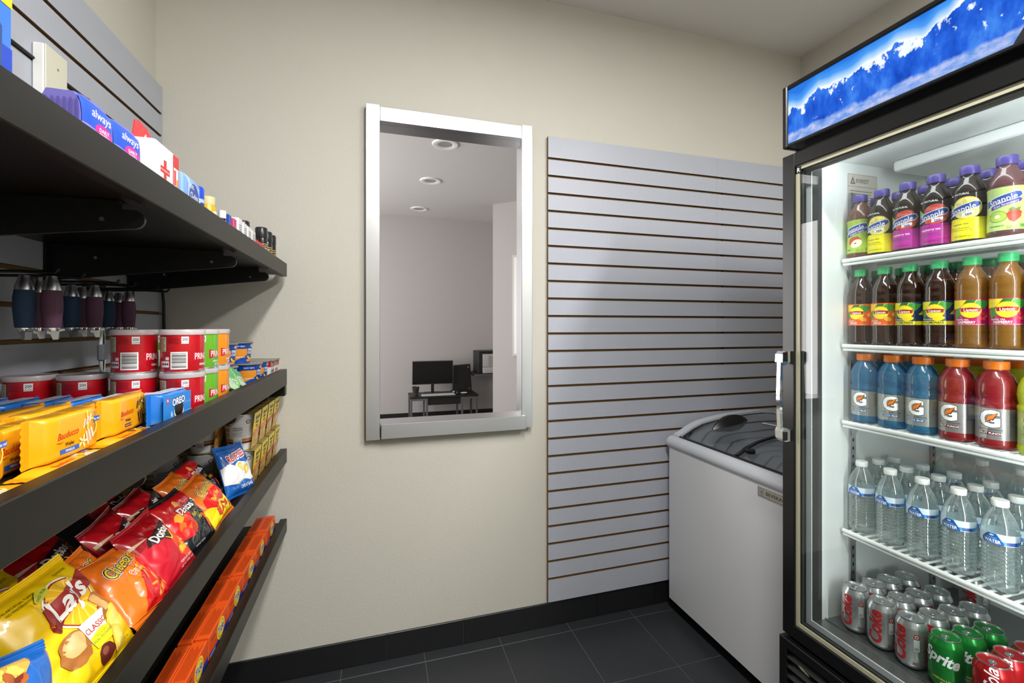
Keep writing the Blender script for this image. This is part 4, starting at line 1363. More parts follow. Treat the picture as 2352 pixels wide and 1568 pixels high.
# ------------------------------------------------------------------ detergent boxes
S4 = SURF[4]
def detergent():
    root = thing('detergent_box', 'box', 'detergent box')
    L, H, Dp = 0.122, 0.051, 0.0275
    MB().box(-Dp / 2, Dp / 2, -L / 2, L / 2, 0, H, mat('detergent_orange', '#e4551a', 0.33, coat=0.15), 0.0009).build('carton', root)
    pm = MB()
    d = D()
    d.poly([(-L / 2, 0.001), (L / 2, 0.001), (L / 2, 0.017), (0.020, 0.013), (-0.02, 0.009), (-L / 2, 0.014)], '#1c3fa0')
    d.ell(0.010, 0.026, 0.0245, 0.0225, '#f6dc2a', 32)
    d.ell(0.010, 0.026, 0.0205, 0.0190, '#f08a24', 32)
    d.ell(0.010, 0.026, 0.0170, 0.0160, '#f6dc2a', 32)
    d.text('Tide', 0.010, 0.026, 0.0165, '#f4f4f4', 0.06, 0.12, 6, 0.86)
    d.text('Tide', 0.010, 0.026, 0.0165, '#1d2f8a', 0.025, 0.12, 6, 0.86)
    d.text('ORIGINAL', -0.038, 0.036, 0.0040, '#7a2a0a', 0.01)
    d.lines(-0.058, 0.002, -0.022, 0.0095, 3, '#dfe6f4')
    d.to(pm, front_map(Dp / 2))
    t = D()
    t.lines(-0.050, -0.010, 0.046, 0.010, 9, '#8e2c0a', 0.4)
    t.to(pm, top_map(H))
    n = D()
    n.text('HE', 0.0, 0.040, 0.0055, '#8e2c0a', 0.02)
    n.lines(-0.006, 0.031, 0.006, 0.0365, 2, '#8e2c0a')
    n.to(pm, near_map(-L / 2))
    pm.build('printed_faces', root)
    return root
ye = [1.090, 1.221, 1.346, 1.478, 1.605, 1.742]
for k, y in enumerate(ye):
    for row in (0, 1):
        place('det', detergent, '%s orange detergent box from the near end, %s row of the bottom shelf' % (ORD[k], ('front', 'rear')[row]), 'detergent box', (-0.3540 - 0.0285 * row, y - 0.061 - (0.006 if row else 0), S4), R((0.8, -0.6, 0.5, -1, 0.4, 0)[k]), 'orange detergent boxes on the bottom shelf')

# ------------------------------------------------------------------ flasks hanging on pegs under the top shelf
m_navy = mat('navy_sleeve', '#27405f', 0.8, bump=0.15, bump_scale=600)
m_plum = mat('plum_sleeve', '#5f3f55', 0.8, bump=0.15, bump_scale=600)
def flask(m):
    def mk():
        root = thing('travel_flask', 'flask', 'flask')
        MB().lathe([(0.0115, -0.094), (0.0128, -0.091), (0.0152, -0.060), (0.0150, -0.040), (0.0132, -0.026), (0.0126, -0.0255)], m, 28).build('fabric_sleeve', root)
        MB().lathe([(0.0131, -0.026), (0.0128, -0.020), (0.0095, -0.009), (0.0075, -0.002), (0.0072, 0.0)], m_steel, 28).build('steel_neck', root)
        MB().lathe([(0.0108, -0.100), (0.0112, -0.0985), (0.0112, -0.094)], m_chrome, 24).build('steel_band', root)
        # flip lever at the lower end
        b = MB()
        prof = [(-0.006, -0.100), (0.004, -0.100), (0.012, -0.096), (0.017, -0.0955), (0.018, -0.0985), (0.010, -0.101), (0.009, -0.115), (0.002, -0.1155), (-0.001, -0.106), (-0.006, -0.104)]
        b.prism(prof, 'y', -0.005, 0.005, m_steel)
        b.build('flip_lever', root)
        return root
    return mk
ZP = 1.402
flk = [(-0.603, 1.020, 0, 'navy fabric flask on the nearest peg, close to the slat panel'),
       (-0.566, 1.024, 1, 'plum fabric flask on the nearest peg, at the peg tip'),
       (-0.628, 1.098, 1, 'plum fabric flask half hidden behind the nearest navy flask'),
       (-0.641, 1.222, 0, 'navy fabric flask of the middle pair of pegs'),
       (-0.600, 1.222, 1, 'plum fabric flask at the tip of the middle pegs'),
       (-0.660, 1.296, 1, 'plum fabric flask half hidden behind the middle navy flask'),
       (-0.664, 1.410, 0, 'navy fabric flask of the farthest pegs above the red canisters'),
       (-0.619, 1.408, 1, 'plum fabric flask at the tip of the farthest pegs'),
       (-0.672, 1.477, 1, 'plum fabric flask half hidden behind the farthest navy flask')]
for x, y, c, lb in flk:
    place('fl%d' % c, flask((m_navy, m_plum)[c]), lb, 'flask', (x, y, ZP), R(20 if c else -30), 'flasks hanging on pegs')
def peg():
    root = thing('display_peg', 'peg', 'hook')
    MB().box(0.0, 0.004, -0.014, 0.014, -0.035, 0.018, m_blk_plastic, 0.001).build('back_plate', root)
    MB().tube([(0.003, 0, 0.004), (0.10, 0, 0.006), (0.150, 0, 0.004), (0.156, 0, 0.012)], 0.0028, m_blk_plastic, 8).build('peg_arm', root)
    return root
for y, lb in [(1.022, 'black display peg nearest the camera holding a navy and a plum flask'), (1.098, 'black display peg just behind the nearest one'),
              (1.222, 'black display peg of the middle pair, nearer one'), (1.296, 'black display peg of the middle pair, farther one'),
              (1.409, 'black display peg of the farthest pair, nearer one'), (1.477, 'black display peg closest to the back wall')]:
    place('peg', peg, lb, 'hook', (SB + 0.0002, y, ZP + 0.0015), 0, 'display pegs on the slat panel')
# round hanging pack with grey band behind the red canisters
hp = thing('headset_pack', 'round clear hanging pack with black contents and a grey band', 'hanging pack', (-0.640, 1.335, 1.250), R(20))
ring = [(0.0, 0.030 * math.cos(R(a)), 0.056 * math.sin(R(a))) for a in range(0, 361, 15)]
MB().tube(ring, 0.0035, m_white, 8).build('plastic_hoop', hp)
MB().prism([(0.027 * math.cos(R(a)), 0.052 * math.sin(R(a))) for a in range(0, 360, 20)], 'x', -0.004, 0.002, mat('black_foam', '#101012', 0.8, bump=0.5, bump_scale=150)).build('black_insert', hp)
MB().box(-0.006, 0.006, -0.034, 0.034, -0.022, 0.018, mat('grey_band', '#7d828c', 0.4), 0.003).build('grey_band', hp)
MB().tube([(0, 0, 0.056), (-0.004, 0, 0.075), (-0.0695, 0, 0.085)], 0.0018, m_blk_plastic, 6).build('hang_hook', hp)

# cable in the corner and cover plate on the slat panel
MB().tube([(-0.7075, 1.60, 1.463), (-0.703, 1.70, 1.462), (-0.702, 1.775, 1.455), (-0.700, 1.812, 1.43), (-0.700, 1.822, 1.38), (-0.700, 1.823, 1.25), (-0.700, 1.823, 1.16)], 0.0045, m_cable, 8).build('power_cable')
tag(bpy.data.objects['power_cable'], 'black cable running down the corner beside the slat panel', 'cable')
MB().tube([(-0.7075, 1.12, 1.8885), (-0.7075, 1.24, 1.8885), (-0.7072, 1.395, 1.8885), (-0.704, 1.41, 1.889)], 0.0036, m_cable, 8).build('power_lead')
tag(bpy.data.objects['power_lead'], 'black lead lying in a slat groove behind the top shelf packs', 'cable')
cpl = thing('outlet_cover', 'blank off-white outlet cover plate on the slat panel above the top shelf', 'cover plate', (SB, 1.257, 1.865))
MB().box(0.0, 0.022, -0.036, 0.036, -0.062, 0.060, m_white, 0.003).build('box_housing', cpl)
MB().box(0.022, 0.0245, -0.0355, 0.0355, -0.0615, 0.0595, m_offwhite, 0.001).build('cover', cpl)
MB().lathe([(0.0, 0.0), (0.003, 0.0)], m_steel, 10, caps=False).build('screw', cpl)
sc_ = [o for o in cpl.children if o.name.startswith('screw')][0]
sc_.rotation_euler = (0, R(90), 0)
sc_.location = (0.0249, 0.004, 0.022)

# ------------------------------------------------------------------ toiletries on the top shelf
S1 = SURF[1]
def soft_pack(name, L, H, Dp, m_, mside):
    root = thing(name, 'x', 'pack')
    bm = bmesh.new()
    bmesh.ops.create_cube(bm, size=1)
    bmesh.ops.subdivide_edges(bm, edges=bm.edges[:], cuts=5, use_grid_fill=True)
    for q in bm.verts:
        x, y, z = q.co * 2
        k = (1 - abs(y) ** 6 * 0.16)
        q.co = Vector((x * Dp / 2 * (1 - 0.35 * max(0, z) ** 4) * k, y * L / 2 * (1 - 0.06 * max(0, z) ** 3), (z + 1) / 2 * H))
        q.co.x += 0.001 * noise.noise(q.co * 60)
        q.co.z += 0.0015 * noise.noise(q.co * 50 + Vector((3, 1, 2))) * (1 if z > -0.9 else 0)
    mb = MB()
    mb.frombm(bm, m_)
    mb.build('soft_wrapper', root, 60)
    return root
def liner_pack():
    root = soft_pack('liner_pack', 0.060, 0.080, 0.050, mat('liner_violet', '#6f66b5', 0.35, coat=0.2), None)
    root['category'] = 'liner pack'
    d = D()
    d.poly([(-0.029, 0.004), (0.029, 0.004), (0.029, 0.068), (0.0, 0.073), (-0.029, 0.077)], '#2a55c8')
    d.poly([(-0.029, 0.004), (0.029, 0.004), (0.029, 0.034), (-0.029, 0.044)], '#8f84d8')
    d.text('always', 0.003, 0.061, 0.0115, '#f4f4fb', 0.006, 0.2, -4, 0.85)
    d.ell(0.006, 0.041, 0.017, 0.010, '#c5349a', 20, -10)
    d.text('DAILY', 0.006, 0.044, 0.0048, '#f8f0f8', 0.02)
    d.text('FRESH', 0.006, 0.0375, 0.0048, '#f8f0f8', 0.02)
    d.to(m := MB(), lambda u, v, l: ((0.025 + l) * (1 - 0.35 * max(0, 2 * v / 0.08 - 1) ** 4) * (1 - (abs(u) / 0.03) ** 6 * 0.16) + 0.0008, u, v), dice=0.006)
    m.build('printed_face', root)
    n = D()
    for q in range(7):
        n.rect(-0.020 + q * 0.0062, 0.004, -0.020 + q * 0.0062 + 0.0025, 0.070, '#5a50a2')
    n.to(m := MB(), near_map(-0.0305)); m.build('pleated_side', root)
    return root
place('always', liner_pack, 'violet and blue liner pack next to the blue carton on the top shelf', 'liner pack', (-0.362, 0.700, S1), R(-4), 'liner packs')
place('always', None, 'violet and blue liner pack touching the white first-aid box', 'liner pack', (-0.362, 0.771, S1), R(-6), 'liner packs')

bc = thing('medicine_carton', 'tall blue carton with yellow top at the upper left picture corner', 'carton', (-0.362, 0.505, S1))
MB().box(-0.026, 0.026, -0.047, 0.047, 0, 0.122, mat('carton_blue', '#2f6fd8', 0.3, coat=0.2), 0.001).build('carton', bc)
d = D()
d.rect(-0.047, 0.0, 0.047, 0.060, '#1440b4')
d.rect(-0.047, 0.099, 0.047, 0.1215, '#f2dc22')
d.lines(-0.03, 0.104, 0.04, 0.117, 3, '#3a3a20')
d.poly([(0.004, 0.060), (0.014, 0.066), (0.016, 0.092), (-0.02, 0.095), (-0.03, 0.066)], '#e6d2b8')
d.poly([(0.022, 0.0), (0.034, 0.0), (0.035, 0.076), (0.028, 0.082), (0.021, 0.076)], '#26467e')
d.poly([(0.0235, 0.0), (0.0275, 0.0), (0.0275, 0.074), (0.0235, 0.072)], '#7fb2ea')
d.text('A', 0.008, 0.060, 0.026, '#f5f5f5', 0.02)
d.to(m := MB(), front_map(0.026)); m.build('printed_front', bc)

fa = thing('first_aid_box', 'white first-aid box with red cross and red hang tab', 'first-aid box', (-0.3655, 0.893, S1))
MB().box(-0.029, 0.029, -0.045, 0.045, 0, 0.096, P('#f0eff0', 0.3), 0.006).build('plastic_case', fa)
MB().prism([(-0.044, 0.090), (-0.034, 0.125), (-0.022, 0.1285), (0.005, 0.126), (0.030, 0.112), (0.040, 0.090)], 'x', -0.0050, -0.0035, P('#d8202a')).build('hang_tab', fa)
d = D()
d.rect(-0.018, 0.036, -0.008, 0.070, '#d02027')
d.rect(-0.030, 0.048, 0.004, 0.058, '#d02027')
d.text('Johnson&Johnson', -0.013, 0.0530, 0.0034, '#f6f0f0', 0.0, 0.3)
d.rect(0.017, 0.002, 0.040, 0.092, '#cf1f26')
d.rect(0.0195, 0.004, 0.0375, 0.070, '#f3eeea')
d.rect(0.0205, 0.040, 0.0285, 0.066, '#d33138')
d.rect(0.030, 0.030, 0.0365, 0.052, '#d98d28')
d.lines(0.021, 0.008, 0.036, 0.027, 5, '#c84a4a')
d.to(m := MB(), front_map(0.029)); m.build('printed_front', fa)
D().text('+', 0.0, 0.11, 0.012, '#f4f4f4', 0.03).to(m := MB(), plane_map((-0.0035, 0, 0), (0, 1, 0), (0, 0, 1), (1, 0, 0))); m.build('tab_print', fa)

qt = thing('cotton_swab_pack', 'clear light-blue cotton swab pack with dark blue oval', 'swab pack', (-0.364, 0.998, S1))
MB().box(-0.026, 0.026, -0.042, 0.038, 0, 0.080, mat('swab_blue', '#7fa9e0', 0.2, coat=0.4), 0.008).build('plastic_case', qt)
d = D()
d.rect(-0.020, 0.004, 0.034, 0.066, '#a9c8ee')
d.ell(0.010, 0.042, 0.024, 0.027, '#24479c', 26)
d.text('Q-tips', 0.010, 0.045, 0.0135, '#f4f6fb', 0.004, 0.1, 0, 0.75)
d.lines(-0.016, 0.058, 0.010, 0.066, 3, '#dbe7f8')
d.to(m := MB(), front_map(0.026)); m.build('printed_front', qt)
d = D()
d.ell(0.004, 0.036, 0.016, 0.026, '#2b57ad', 24)
d.text('Q-tips', 0.004, 0.036, 0.0085, '#9db8e4', 0.0, 0.1, 0, 0.8)
d.to(m := MB(), near_map(-0.042)); m.build('printed_side', qt)

def stick(name, label, cat, loc, prof_b, m_b, prof_c, m_c, dec=None, yaw=0, part=('bottle_body', 'cap')):
    t = thing(name, label, cat, loc)
    MB().lathe(prof_b, m_b, 24).build(part[0], t)
    MB().lathe(prof_c, m_c, 24).build(part[1], t)
    if dec:
        dec.to(m := MB(), cyl_map(prof_b, prof_b[1][0], yaw), dice=0.004); m.build('printed_wrap', t)
    return t
d = D().rect(-0.010, 0.026, 0.012, 0.050, '#1f3f8e').ell(0.004, 0.030, 0.0085, 0.0105, '#e07a30', 18).ell(0.004, 0.030, 0.0065, 0.0085, '#f3ece2', 18).ell(0.004, 0.030, 0.003, 0.005, '#20305e', 14)
stick('deodorant_stick', 'round deodorant stick with bright blue cap and pale body', 'deodorant', (-0.358, 1.078, S1), [(0.0135, 0.0), (0.0140, 0.003), (0.0140, 0.058)], P('#a9c3d8'), [(0.0142, 0.058), (0.0142, 0.080), (0.012, 0.0835), (0.0, 0.084)], P('#1e49c0', 0.3), d)
d = D().ell(-0.004, 0.034, 0.013, 0.017, '#e7e4cf', 20).ell(-0.004, 0.030, 0.009, 0.006, '#f4e04a', 18).text('GOLD', 0.012, 0.024, 0.005, '#5a3c0c', 0.01, 0, 10)
stick('lotion_bottle', 'orange-yellow lotion bottle with beige flip cap', 'bottle', (-0.360, 1.152, S1), [(0.0150, 0.0), (0.0165, 0.006), (0.0165, 0.050), (0.0135, 0.064)], P('#f0a616', 0.3), [(0.0138, 0.064), (0.0142, 0.066), (0.0142, 0.082), (0.0, 0.083)], P('#d8cb9a', 0.35), d)
d = D().text('ICE', 0.0, 0.040, 0.006, '#e8e8e8', 0.01, 0, 90)
stick('balm_tube', 'slim black balm tube with white cap beside the lotion bottle', 'tube', (-0.350, 1.215, S1), [(0.0075, 0.0), (0.0078, 0.002), (0.0078, 0.050)], P('#17181b'), [(0.0080, 0.050), (0.0080, 0.068), (0.0, 0.069)], m_white, d)
def carton(name, label, cat, loc, sx, sy, h, col, dec, rz=0, side=None):
    t = thing(name, label, cat, loc, rz)
    MB().box(-sx / 2, sx / 2, -sy / 2, sy / 2, 0, h, P(col), 0.0008).build('carton', t)
    if dec:
        dec.to(m := MB(), front_map(sx / 2)); m.build('printed_front', t)
    if side:
        side.to(m := MB(), near_map(-sy / 2)); m.build('printed_side', t)
    return t
carton('small_carton', 'thin dark-blue medicine carton behind the balm tube', 'carton', (-0.352, 1.246, S1), 0.020, 0.020, 0.066, '#2447a8', D().text('DAY', 0.0, 0.035, 0.007, '#f2f2f2', 0.02, 0, 90), 0, D().text('DAY', 0.0, 0.038, 0.006, '#f2f2f2', 0.02, 0, 90))
carton('small_carton', 'magenta-fronted medicine carton next to the thin blue one', 'carton', (-0.354, 1.280, S1), 0.026, 0.026, 0.066, '#f0eff0', D().rect(-0.0128, 0.004, 0.0128, 0.064, '#cf2f74').text('24', 0.0, 0.030, 0.010, '#f4f4f4', 0.02), 0, D().rect(-0.0128, 0.004, 0.0128, 0.064, '#cf2f74').text('Relief', 0.0, 0.030, 0.006, '#f4f4f4', 0.02, 0, 90))
for k, (y, lb, cc) in enumerate([(1.322, 'white medicine carton ruled with thin lines, next to the magenta one', '#e8e8ee'), (1.368, 'white medicine carton with grey fine print, second of the white row', '#d8b03a'), (1.412, 'white medicine carton with brown mark, third of the white row', '#a86a3a'), (1.454, 'white medicine carton with yellow foot beside the black-capped sprays', '#e2c12c')]):
    carton('small_carton', lb, 'carton', (-0.356, y, S1), 0.034, 0.036, (0.074, 0.072, 0.071, 0.069)[k], '#efeff1', D().rect(-0.017, 0.002, 0.017, 0.018, cc).lines(-0.012, 0.026, 0.012, 0.062, 7, '#7c8494', 0.35), 0, D().rect(-0.014, 0.030, 0.014, 0.066, '#c9cad0').rect(-0.0135, 0.0305, 0.0135, 0.0655, '#f2f2f4').lines(-0.012, 0.004, 0.012, 0.026, 4, '#8a93a4', 0.35))
def spray(k):
    t = thing('spray_can', 'x', 'spray can')
    MB().lathe([(0.0165, 0.0), (0.0175, 0.002), (0.0175, 0.070), (0.016, 0.078)], mat('spray_black', '#141315', 0.2, coat=0.4), 28).build('can_body', t)
    MB().lathe([(0.0168, 0.074), (0.0175, 0.076), (0.0175, 0.106), (0.015, 0.109), (0.0, 0.109)], mat('spray_cap', '#232426', 0.3), 28).build('cap', t)
    D().rect(-0.045, 0.004, 0.022, 0.044, '#a58b4e').lines(-0.02, 0.048, 0.02, 0.060, 2, '#c8a65a').to(m := MB(), cyl_map([(0.0175, 0), (0.0175, 0.07)], 0.0175, R(-10)), dice=0.004); m.build('gold_label', t)
    return t
for k, (x, y) in enumerate([(-0.382, 1.515), (-0.352, 1.600), (-0.352, 1.668), (-0.352, 1.728)]):
    place('spray', lambda: spray(0), 'black spray can with dark cap and gold label, %s from the white cartons' % ORD[k], 'spray can', (x, y, S1), 0, 'black spray cans')
for k, y in enumerate((1.490, 1.524, 1.556)):
    carton('small_carton', 'little red and white carton in front of the black sprays, %s in its row' % ORD[k], 'carton', (-0.346, y, S1), 0.016, 0.030, 0.050, '#d3272c', D().rect(-0.014, 0.024, 0.014, 0.032, '#f4efe8').rect(-0.014, 0.036, 0.014, 0.040, '#ee8a2a'), 0, D().rect(-0.007, 0.024, 0.007, 0.034, '#f4efe8'))
carton('small_carton', 'little dark-blue carton with white top before the black sprays', 'carton', (-0.3425, 1.588, S1), 0.010, 0.026, 0.046, '#27388e', D().rect(-0.012, 0.030, 0.012, 0.045, '#dfe0ea').rect(-0.012, 0.010, 0.004, 0.022, '#e89a2e'))
carton('small_carton', 'little orange and blue carton nearest the shelf end by the sprays', 'carton', (-0.3415, 1.630, S1), 0.008, 0.030, 0.046, '#e8962a', D().rect(-0.014, 0.002, 0.014, 0.020, '#2a3f9a').rect(-0.012, 0.034, 0.012, 0.045, '#c8b8d8'))

# ================================================================== CHEST FREEZER
fz = thing('chest_freezer', 'white chest freezer with curved sliding glass lids beside the cooler', 'freezer', (0, 0, 0))
FX0, FX1, FY0, FY1 = 1.294, 1.930, 1.092, 1.782
b = MB()
def rrect(x0, x1, y0, y1, r, n=5):
    pts = []
    for cx_, cy_, a0 in ((x1 - r, y1 - r, 0), (x0 + r, y1 - r, 90), (x0 + r, y0 + r, 180), (x1 - r, y0 + r, 270)):
        for q in range(n + 1):
            a = R(a0 + 90.0 * q / n)
            pts.append((cx_ + r * math.cos(a), cy_ + r * math.sin(a)))
    return pts
outer = rrect(FX0, FX1, FY0, FY1, 0.012)
inner = rrect(FX0 + 0.055, FX1 - 0.055, FY0 + 0.05, FY1 - 0.05, 0.02)
n = len(outer)
v = [(x, y, 0.060) for x, y in outer] + [(x, y, 0.756) for x, y in outer] + [(x, y, 0.756) for x, y in inner] + [(x, y, 0.33) for x, y in inner]
f = [tuple(reversed(range(n)))]
for k in range(3):
    f += [(k * n + i, k * n + (i + 1) % n, (k + 1) * n + (i + 1) % n, (k + 1) * n + i) for i in range(n)]
f.append(tuple(3 * n + i for i in range(n)))
b.add(v, f, m_frz)
b.build('cabinet', fz)
curve = [(1.298, 0.790), (1.320, 0.806), (1.346, 0.818), (1.402, 0.847), (1.450, 0.865), (1.515, 0.877), (1.576, 0.886), (1.640, 0.8925), (1.705, 0.897), (1.800, 0.899), (1.870, 0.893), (1.922, 0.883)]
# front rim: rounded bumper along the long side
rim = [(FX0 + 0.030, 0.756), (FX0 - 0.001, 0.756), (FX0 - 0.006, 0.762), (FX0 - 0.007, 0.776), (FX0 - 0.002, 0.790), (FX0 + 0.008, 0.799), (FX0 + 0.022, 0.804), (FX0 + 0.030, 0.803)]
MB().prism(rim, 'y', FY0 - 0.003, FY1 + 0.003, m_frzrim).build('front_rim', fz, 40)
MB().prism([(FX1 - 0.03, 0.756), (FX1 + 0.004, 0.756), (FX1 + 0.004, 0.870), (FX1 - 0.006, 0.882), (FX1 - 0.03, 0.884)], 'y', FY0 - 0.003, FY1 + 0.003, m_frzrim).build('rear_rim', fz, 40)
def end_rim(y0, y1):
    poly = [(FX0 + 0.0305, 0.7565)] + [(x, z) for x, z in curve if FX0 + 0.03 < x < FX1 - 0.031] + [(FX1 - 0.0305, 0.885), (FX1 - 0.0305, 0.7565)]
    poly.insert(1, (FX0 + 0.0305, 0.8105))
    MB().prism(poly, 'y', y0, y1, m_frzrim).build('end_rim', fz, 30)
end_rim(FY1 - 0.038, FY1 + 0.003)
end_rim(FY0 - 0.003, FY0 + 0.038)
MB().prism([(FX0 + 0.0305, 0.7565), (FX0 + 0.040, 0.7565), (FX0 + 0.040, 0.8085), (FX0 + 0.0305, 0.8065)], 'y', FY0 + 0.0385, FY1 - 0.0385, m_blk_plastic).build('lid_rail', fz)
def lid(y0, y1, dz, name_):
    pts = [(x, z - dz) for x, z in curve if FX0 + 0.041 < x < FX1 - 0.034]
    poly = pts + [(x, z - 0.004) for x, z in reversed(pts)]
    L = MB()
    L.prism(poly, 'y', y0, y1, m_lidglass)
    g = L.build(name_, fz, 30)
    e = MB()
    for a0, a1 in ((y0 - 0.0002, y0 + 0.012), (y1 - 0.012, y1 + 0.0002)):
        p2 = [(x, z + 0.0012) for x, z in pts] + [(x, z - 0.0055) for x, z in reversed(pts)]
        e.prism(p2, 'y', a0, a1, m_blk_plastic)
    e.build('lid_edge', g, 30)
    return g
g1 = lid(1.415, FY1 - 0.040, 0.010, 'glass_lid')
g2 = lid(FY0 + 0.040, 1.445, 0.020, 'glass_lid')
# lens-shaped black pull on the far lid
hb = MB()
hx, hy, hz_ = 1.528, 1.655, 0.868
prof = []
vv, ff = [], []
N = 12
for i in range(N + 1):
    s_ = -1 + 2 * i / N
    x = hx + 0.095 * s_

    base = next(z0 + (z1 - z0) * (x - x0) / (x1 - x0) for (x0, z0), (x1, z1) in zip(curve, curve[1:]) if x0 <= x <= x1) - 0.0085
    hgt = 0.004 + 0.036 * (1 - s_ * s_)
    wd = 0.006 + 0.024 * (1 - s_ * s_)
    vv += [(x, hy - wd, base), (x, hy - wd * 0.2, base + hgt), (x, hy + wd * 0.5, base + hgt * 0.92), (x, hy + wd * 0.8, base)]
for i in range(N):
    for q in range(4):
        a, c_ = i * 4 + q, i * 4 + (q + 1) % 4
        ff.append((a, c_, c_ + 4, a + 4))
ff += [(0, 1, 2, 3), tuple(4 * N + q for q in (3, 2, 1, 0))]
hb.add(vv, ff, m_blk_plastic)
hb.build('lid_pull', g1, 40)
kb_ = MB()
kb_.lathe([(0.016, 0.0), (0.018, 0.004), (0.017, 0.014), (0.0, 0.015)], m_blk_plastic, 20)
ko = kb_.build('lid_knob', g2)
ko.location = (1.385, 1.395, 0.8195)
st = D().rect(-0.055, -0.008, 0.055, 0.008, '#e8eaec').lines(-0.05, -0.005, 0.05, 0.005, 2, '#8a8f96')
st.to(m := MB(), plane_map((1.640, 1.520, 0.8845), Vector((0.15, -1, 0)).normalized(), Vector((-1, -0.15, -0.12)).normalized(), (0, 0, 1))); m.build('warning_sticker', g1)
# maker's plate on the front
pl = MB().box(FX0 - 0.003, FX0 - 0.0002, 1.100, 1.268, 0.715, 0.747, mat('badge_metal', '#b9b4a6', 0.35, 0.4), 0.0008)
bo = pl.build('badge', fz)
fm = plane_map((FX0 - 0.003, 1.184, 0.731), (0, -1, 0), (0, 0, 1), (-1, 0, 0))
d = D().rect(-0.083, -0.0150, 0.083, -0.0138, '#30302e').rect(-0.083, 0.0138, 0.083, 0.0150, '#30302e').rect(-0.083, -0.0150, -0.0818, 0.0150, '#30302e').rect(0.0818, -0.0150, 0.083, 0.0150, '#30302e')
d.ell(-0.067, 0, 0.0105, 0.0105, '#5c5f66', 20).ell(-0.067, 0, 0.0085, 0.0085, '#c7c3b8', 20).ell(-0.067, 0, 0.006, 0.006, '#777a84', 16)
d.text('BEVERAGE-AIR', 0.013, 0, 0.0125, '#1c1c1c', 0.006, 0, 0, 1.08)
d.to(m := MB(), fm); m.build('badge_lettering', bo)
# castors
for x in (FX0 + 0.07, FX1 - 0.07):
    for y in (FY0 + 0.08, FY1 - 0.08):
        w = MB()
        w.lathe([(0.010, -0.011), (0.024, -0.010), (0.0255, 0.0), (0.024, 0.010), (0.010, 0.011)], m_blk_plastic, 18)
        w.v = [(x + q[0], y + q[2], 0.0258 + q[1]) for q in w.v]
        w.box(x - 0.012, x + 0.012, y - 0.015, y + 0.015, 0.050, 0.0605, m_steel)
        w.box(x - 0.010, x + 0.010, y - 0.015, y - 0.012, 0.020, 0.052, m_steel)
        w.box(x - 0.010, x + 0.010, y + 0.012, y + 0.015, 0.020, 0.052, m_steel)
        w.build('castor', fz)
# wire baskets inside
def basket(y0, y1, lb):
    t = thing('wire_basket', lb, 'basket')
    x0, x1, z0, z1 = FX0 + 0.075, FX1 - 0.075, 0.50, 0.742
    wm = mat('white_wire', '#e6e8ea', 0.4)
    b = MB()
    for z in (z0 + 0.002, (z0 + z1) / 2, z1):
        b.tube([(x0, y0, z), (x1, y0, z), (x1, y1, z), (x0, y1, z), (x0, y0, z)], 0.0024, wm, 6)
    b.build('hoop_wires', t)
    b = MB()
    for k in range(9):
        x = x0 + (x1 - x0) * k / 8
        b.tube([(x, y0, z1), (x, y0, z0), (x, y1, z0), (x, y1, z1)], 0.0017, wm, 6)
    for k in range(6):
        y = y0 + (y1 - y0) * k / 5
        b.tube([(x0, y, z1), (x0, y, z0), (x1, y, z0), (x1, y, z1)], 0.0017, wm, 6)
    b.build('upright_wires', t)
    b = MB()
    for x in (x0, x1):
        b.tube([(x, (y0 + y1) / 2, z1), (x + (-0.012 if x == x0 else 0.012), (y0 + y1) / 2, z1 + 0.004)], 0.003, wm, 6)
    b.build('support_hook', t)
basket(1.150, 1.400, 'white wire basket inside the freezer under the nearer lid')

# ================================================================== GLASS-DOOR COOLER
cl = thing('display_cooler', 'tall black glass-door drinks cooler with a lit blue mountain sign', 'refrigerator', (0, 0, 0))
CX, CXB, CY0, CY1 = 1.180, 1.930, 0.367, 1.067
b = MB()
b.box(1.232, CXB, CY1 - 0.034, CY1, 0.075, 2.030, m_blackgl)
b.box(1.232, CXB, CY0, CY0 + 0.034, 0.075, 2.030, m_blackgl)
b.box(CXB - 0.05, CXB, CY0 + 0.034, CY1 - 0.034, 0.075, 2.030, m_blackgl)
b.box(1.232, CXB - 0.05, CY0 + 0.034, CY1 - 0.034, 1.850, 2.030, m_blackgl)
b.box(1.232, CXB - 0.05, CY0 + 0.034, CY1 - 0.034, 0.075, 0.405, m_blackgl)
b.build('cabinet', cl)
IY0, IY1, IXB, IZ0, IZ1 = 0.413, 1.0206, 1.865, 0.430, 1.812
b = MB()
b.box(1.281, IXB, IY1, CY1 - 0.0345, IZ0, IZ1, m_liner)
b.box(1.281, IXB, CY0 + 0.0345, IY0, IZ0, IZ1, m_liner)
b.box(IXB, CXB - 0.0505, CY0 + 0.0345, CY1 - 0.0345, IZ0, IZ1, m_liner)
b.box(1.240, CXB - 0.0505, CY0 + 0.0345, CY1 - 0.0345, IZ1, 1.8495, m_liner)
b.build('white_liner', cl)
b = MB()
b.box(1.240, CXB - 0.0505, CY0 + 0.0345, CY1 - 0.0345, 0.4055, IZ0, mat('cooler_floor_steel', '#8d9190', 0.3, 0.8))
b.box(1.292, 1.296, IY0, IY1, IZ0, IZ0 + 0.004, m_steel)
b.build('floor_pan', cl)
b = MB()
m_dkliner = mat('dark_breaker_strip', '#3a3b3a', 0.45)
b.box(1.2325, 1.281, IY1, CY1 - 0.0345, 0.406, 1.849, m_dkliner)
b.box(1.2325, 1.281, CY0 + 0.0345, IY0, 0.406, 1.849, m_dkliner)
b.box(1.2325, 1.2395, IY0, IY1, IZ1 + 0.001, 1.849, m_dkliner)
b.box(1.2325, 1.2395, IY0, IY1, 0.406, 0.4295, m_dkliner)
b.build('breaker_strip', cl)
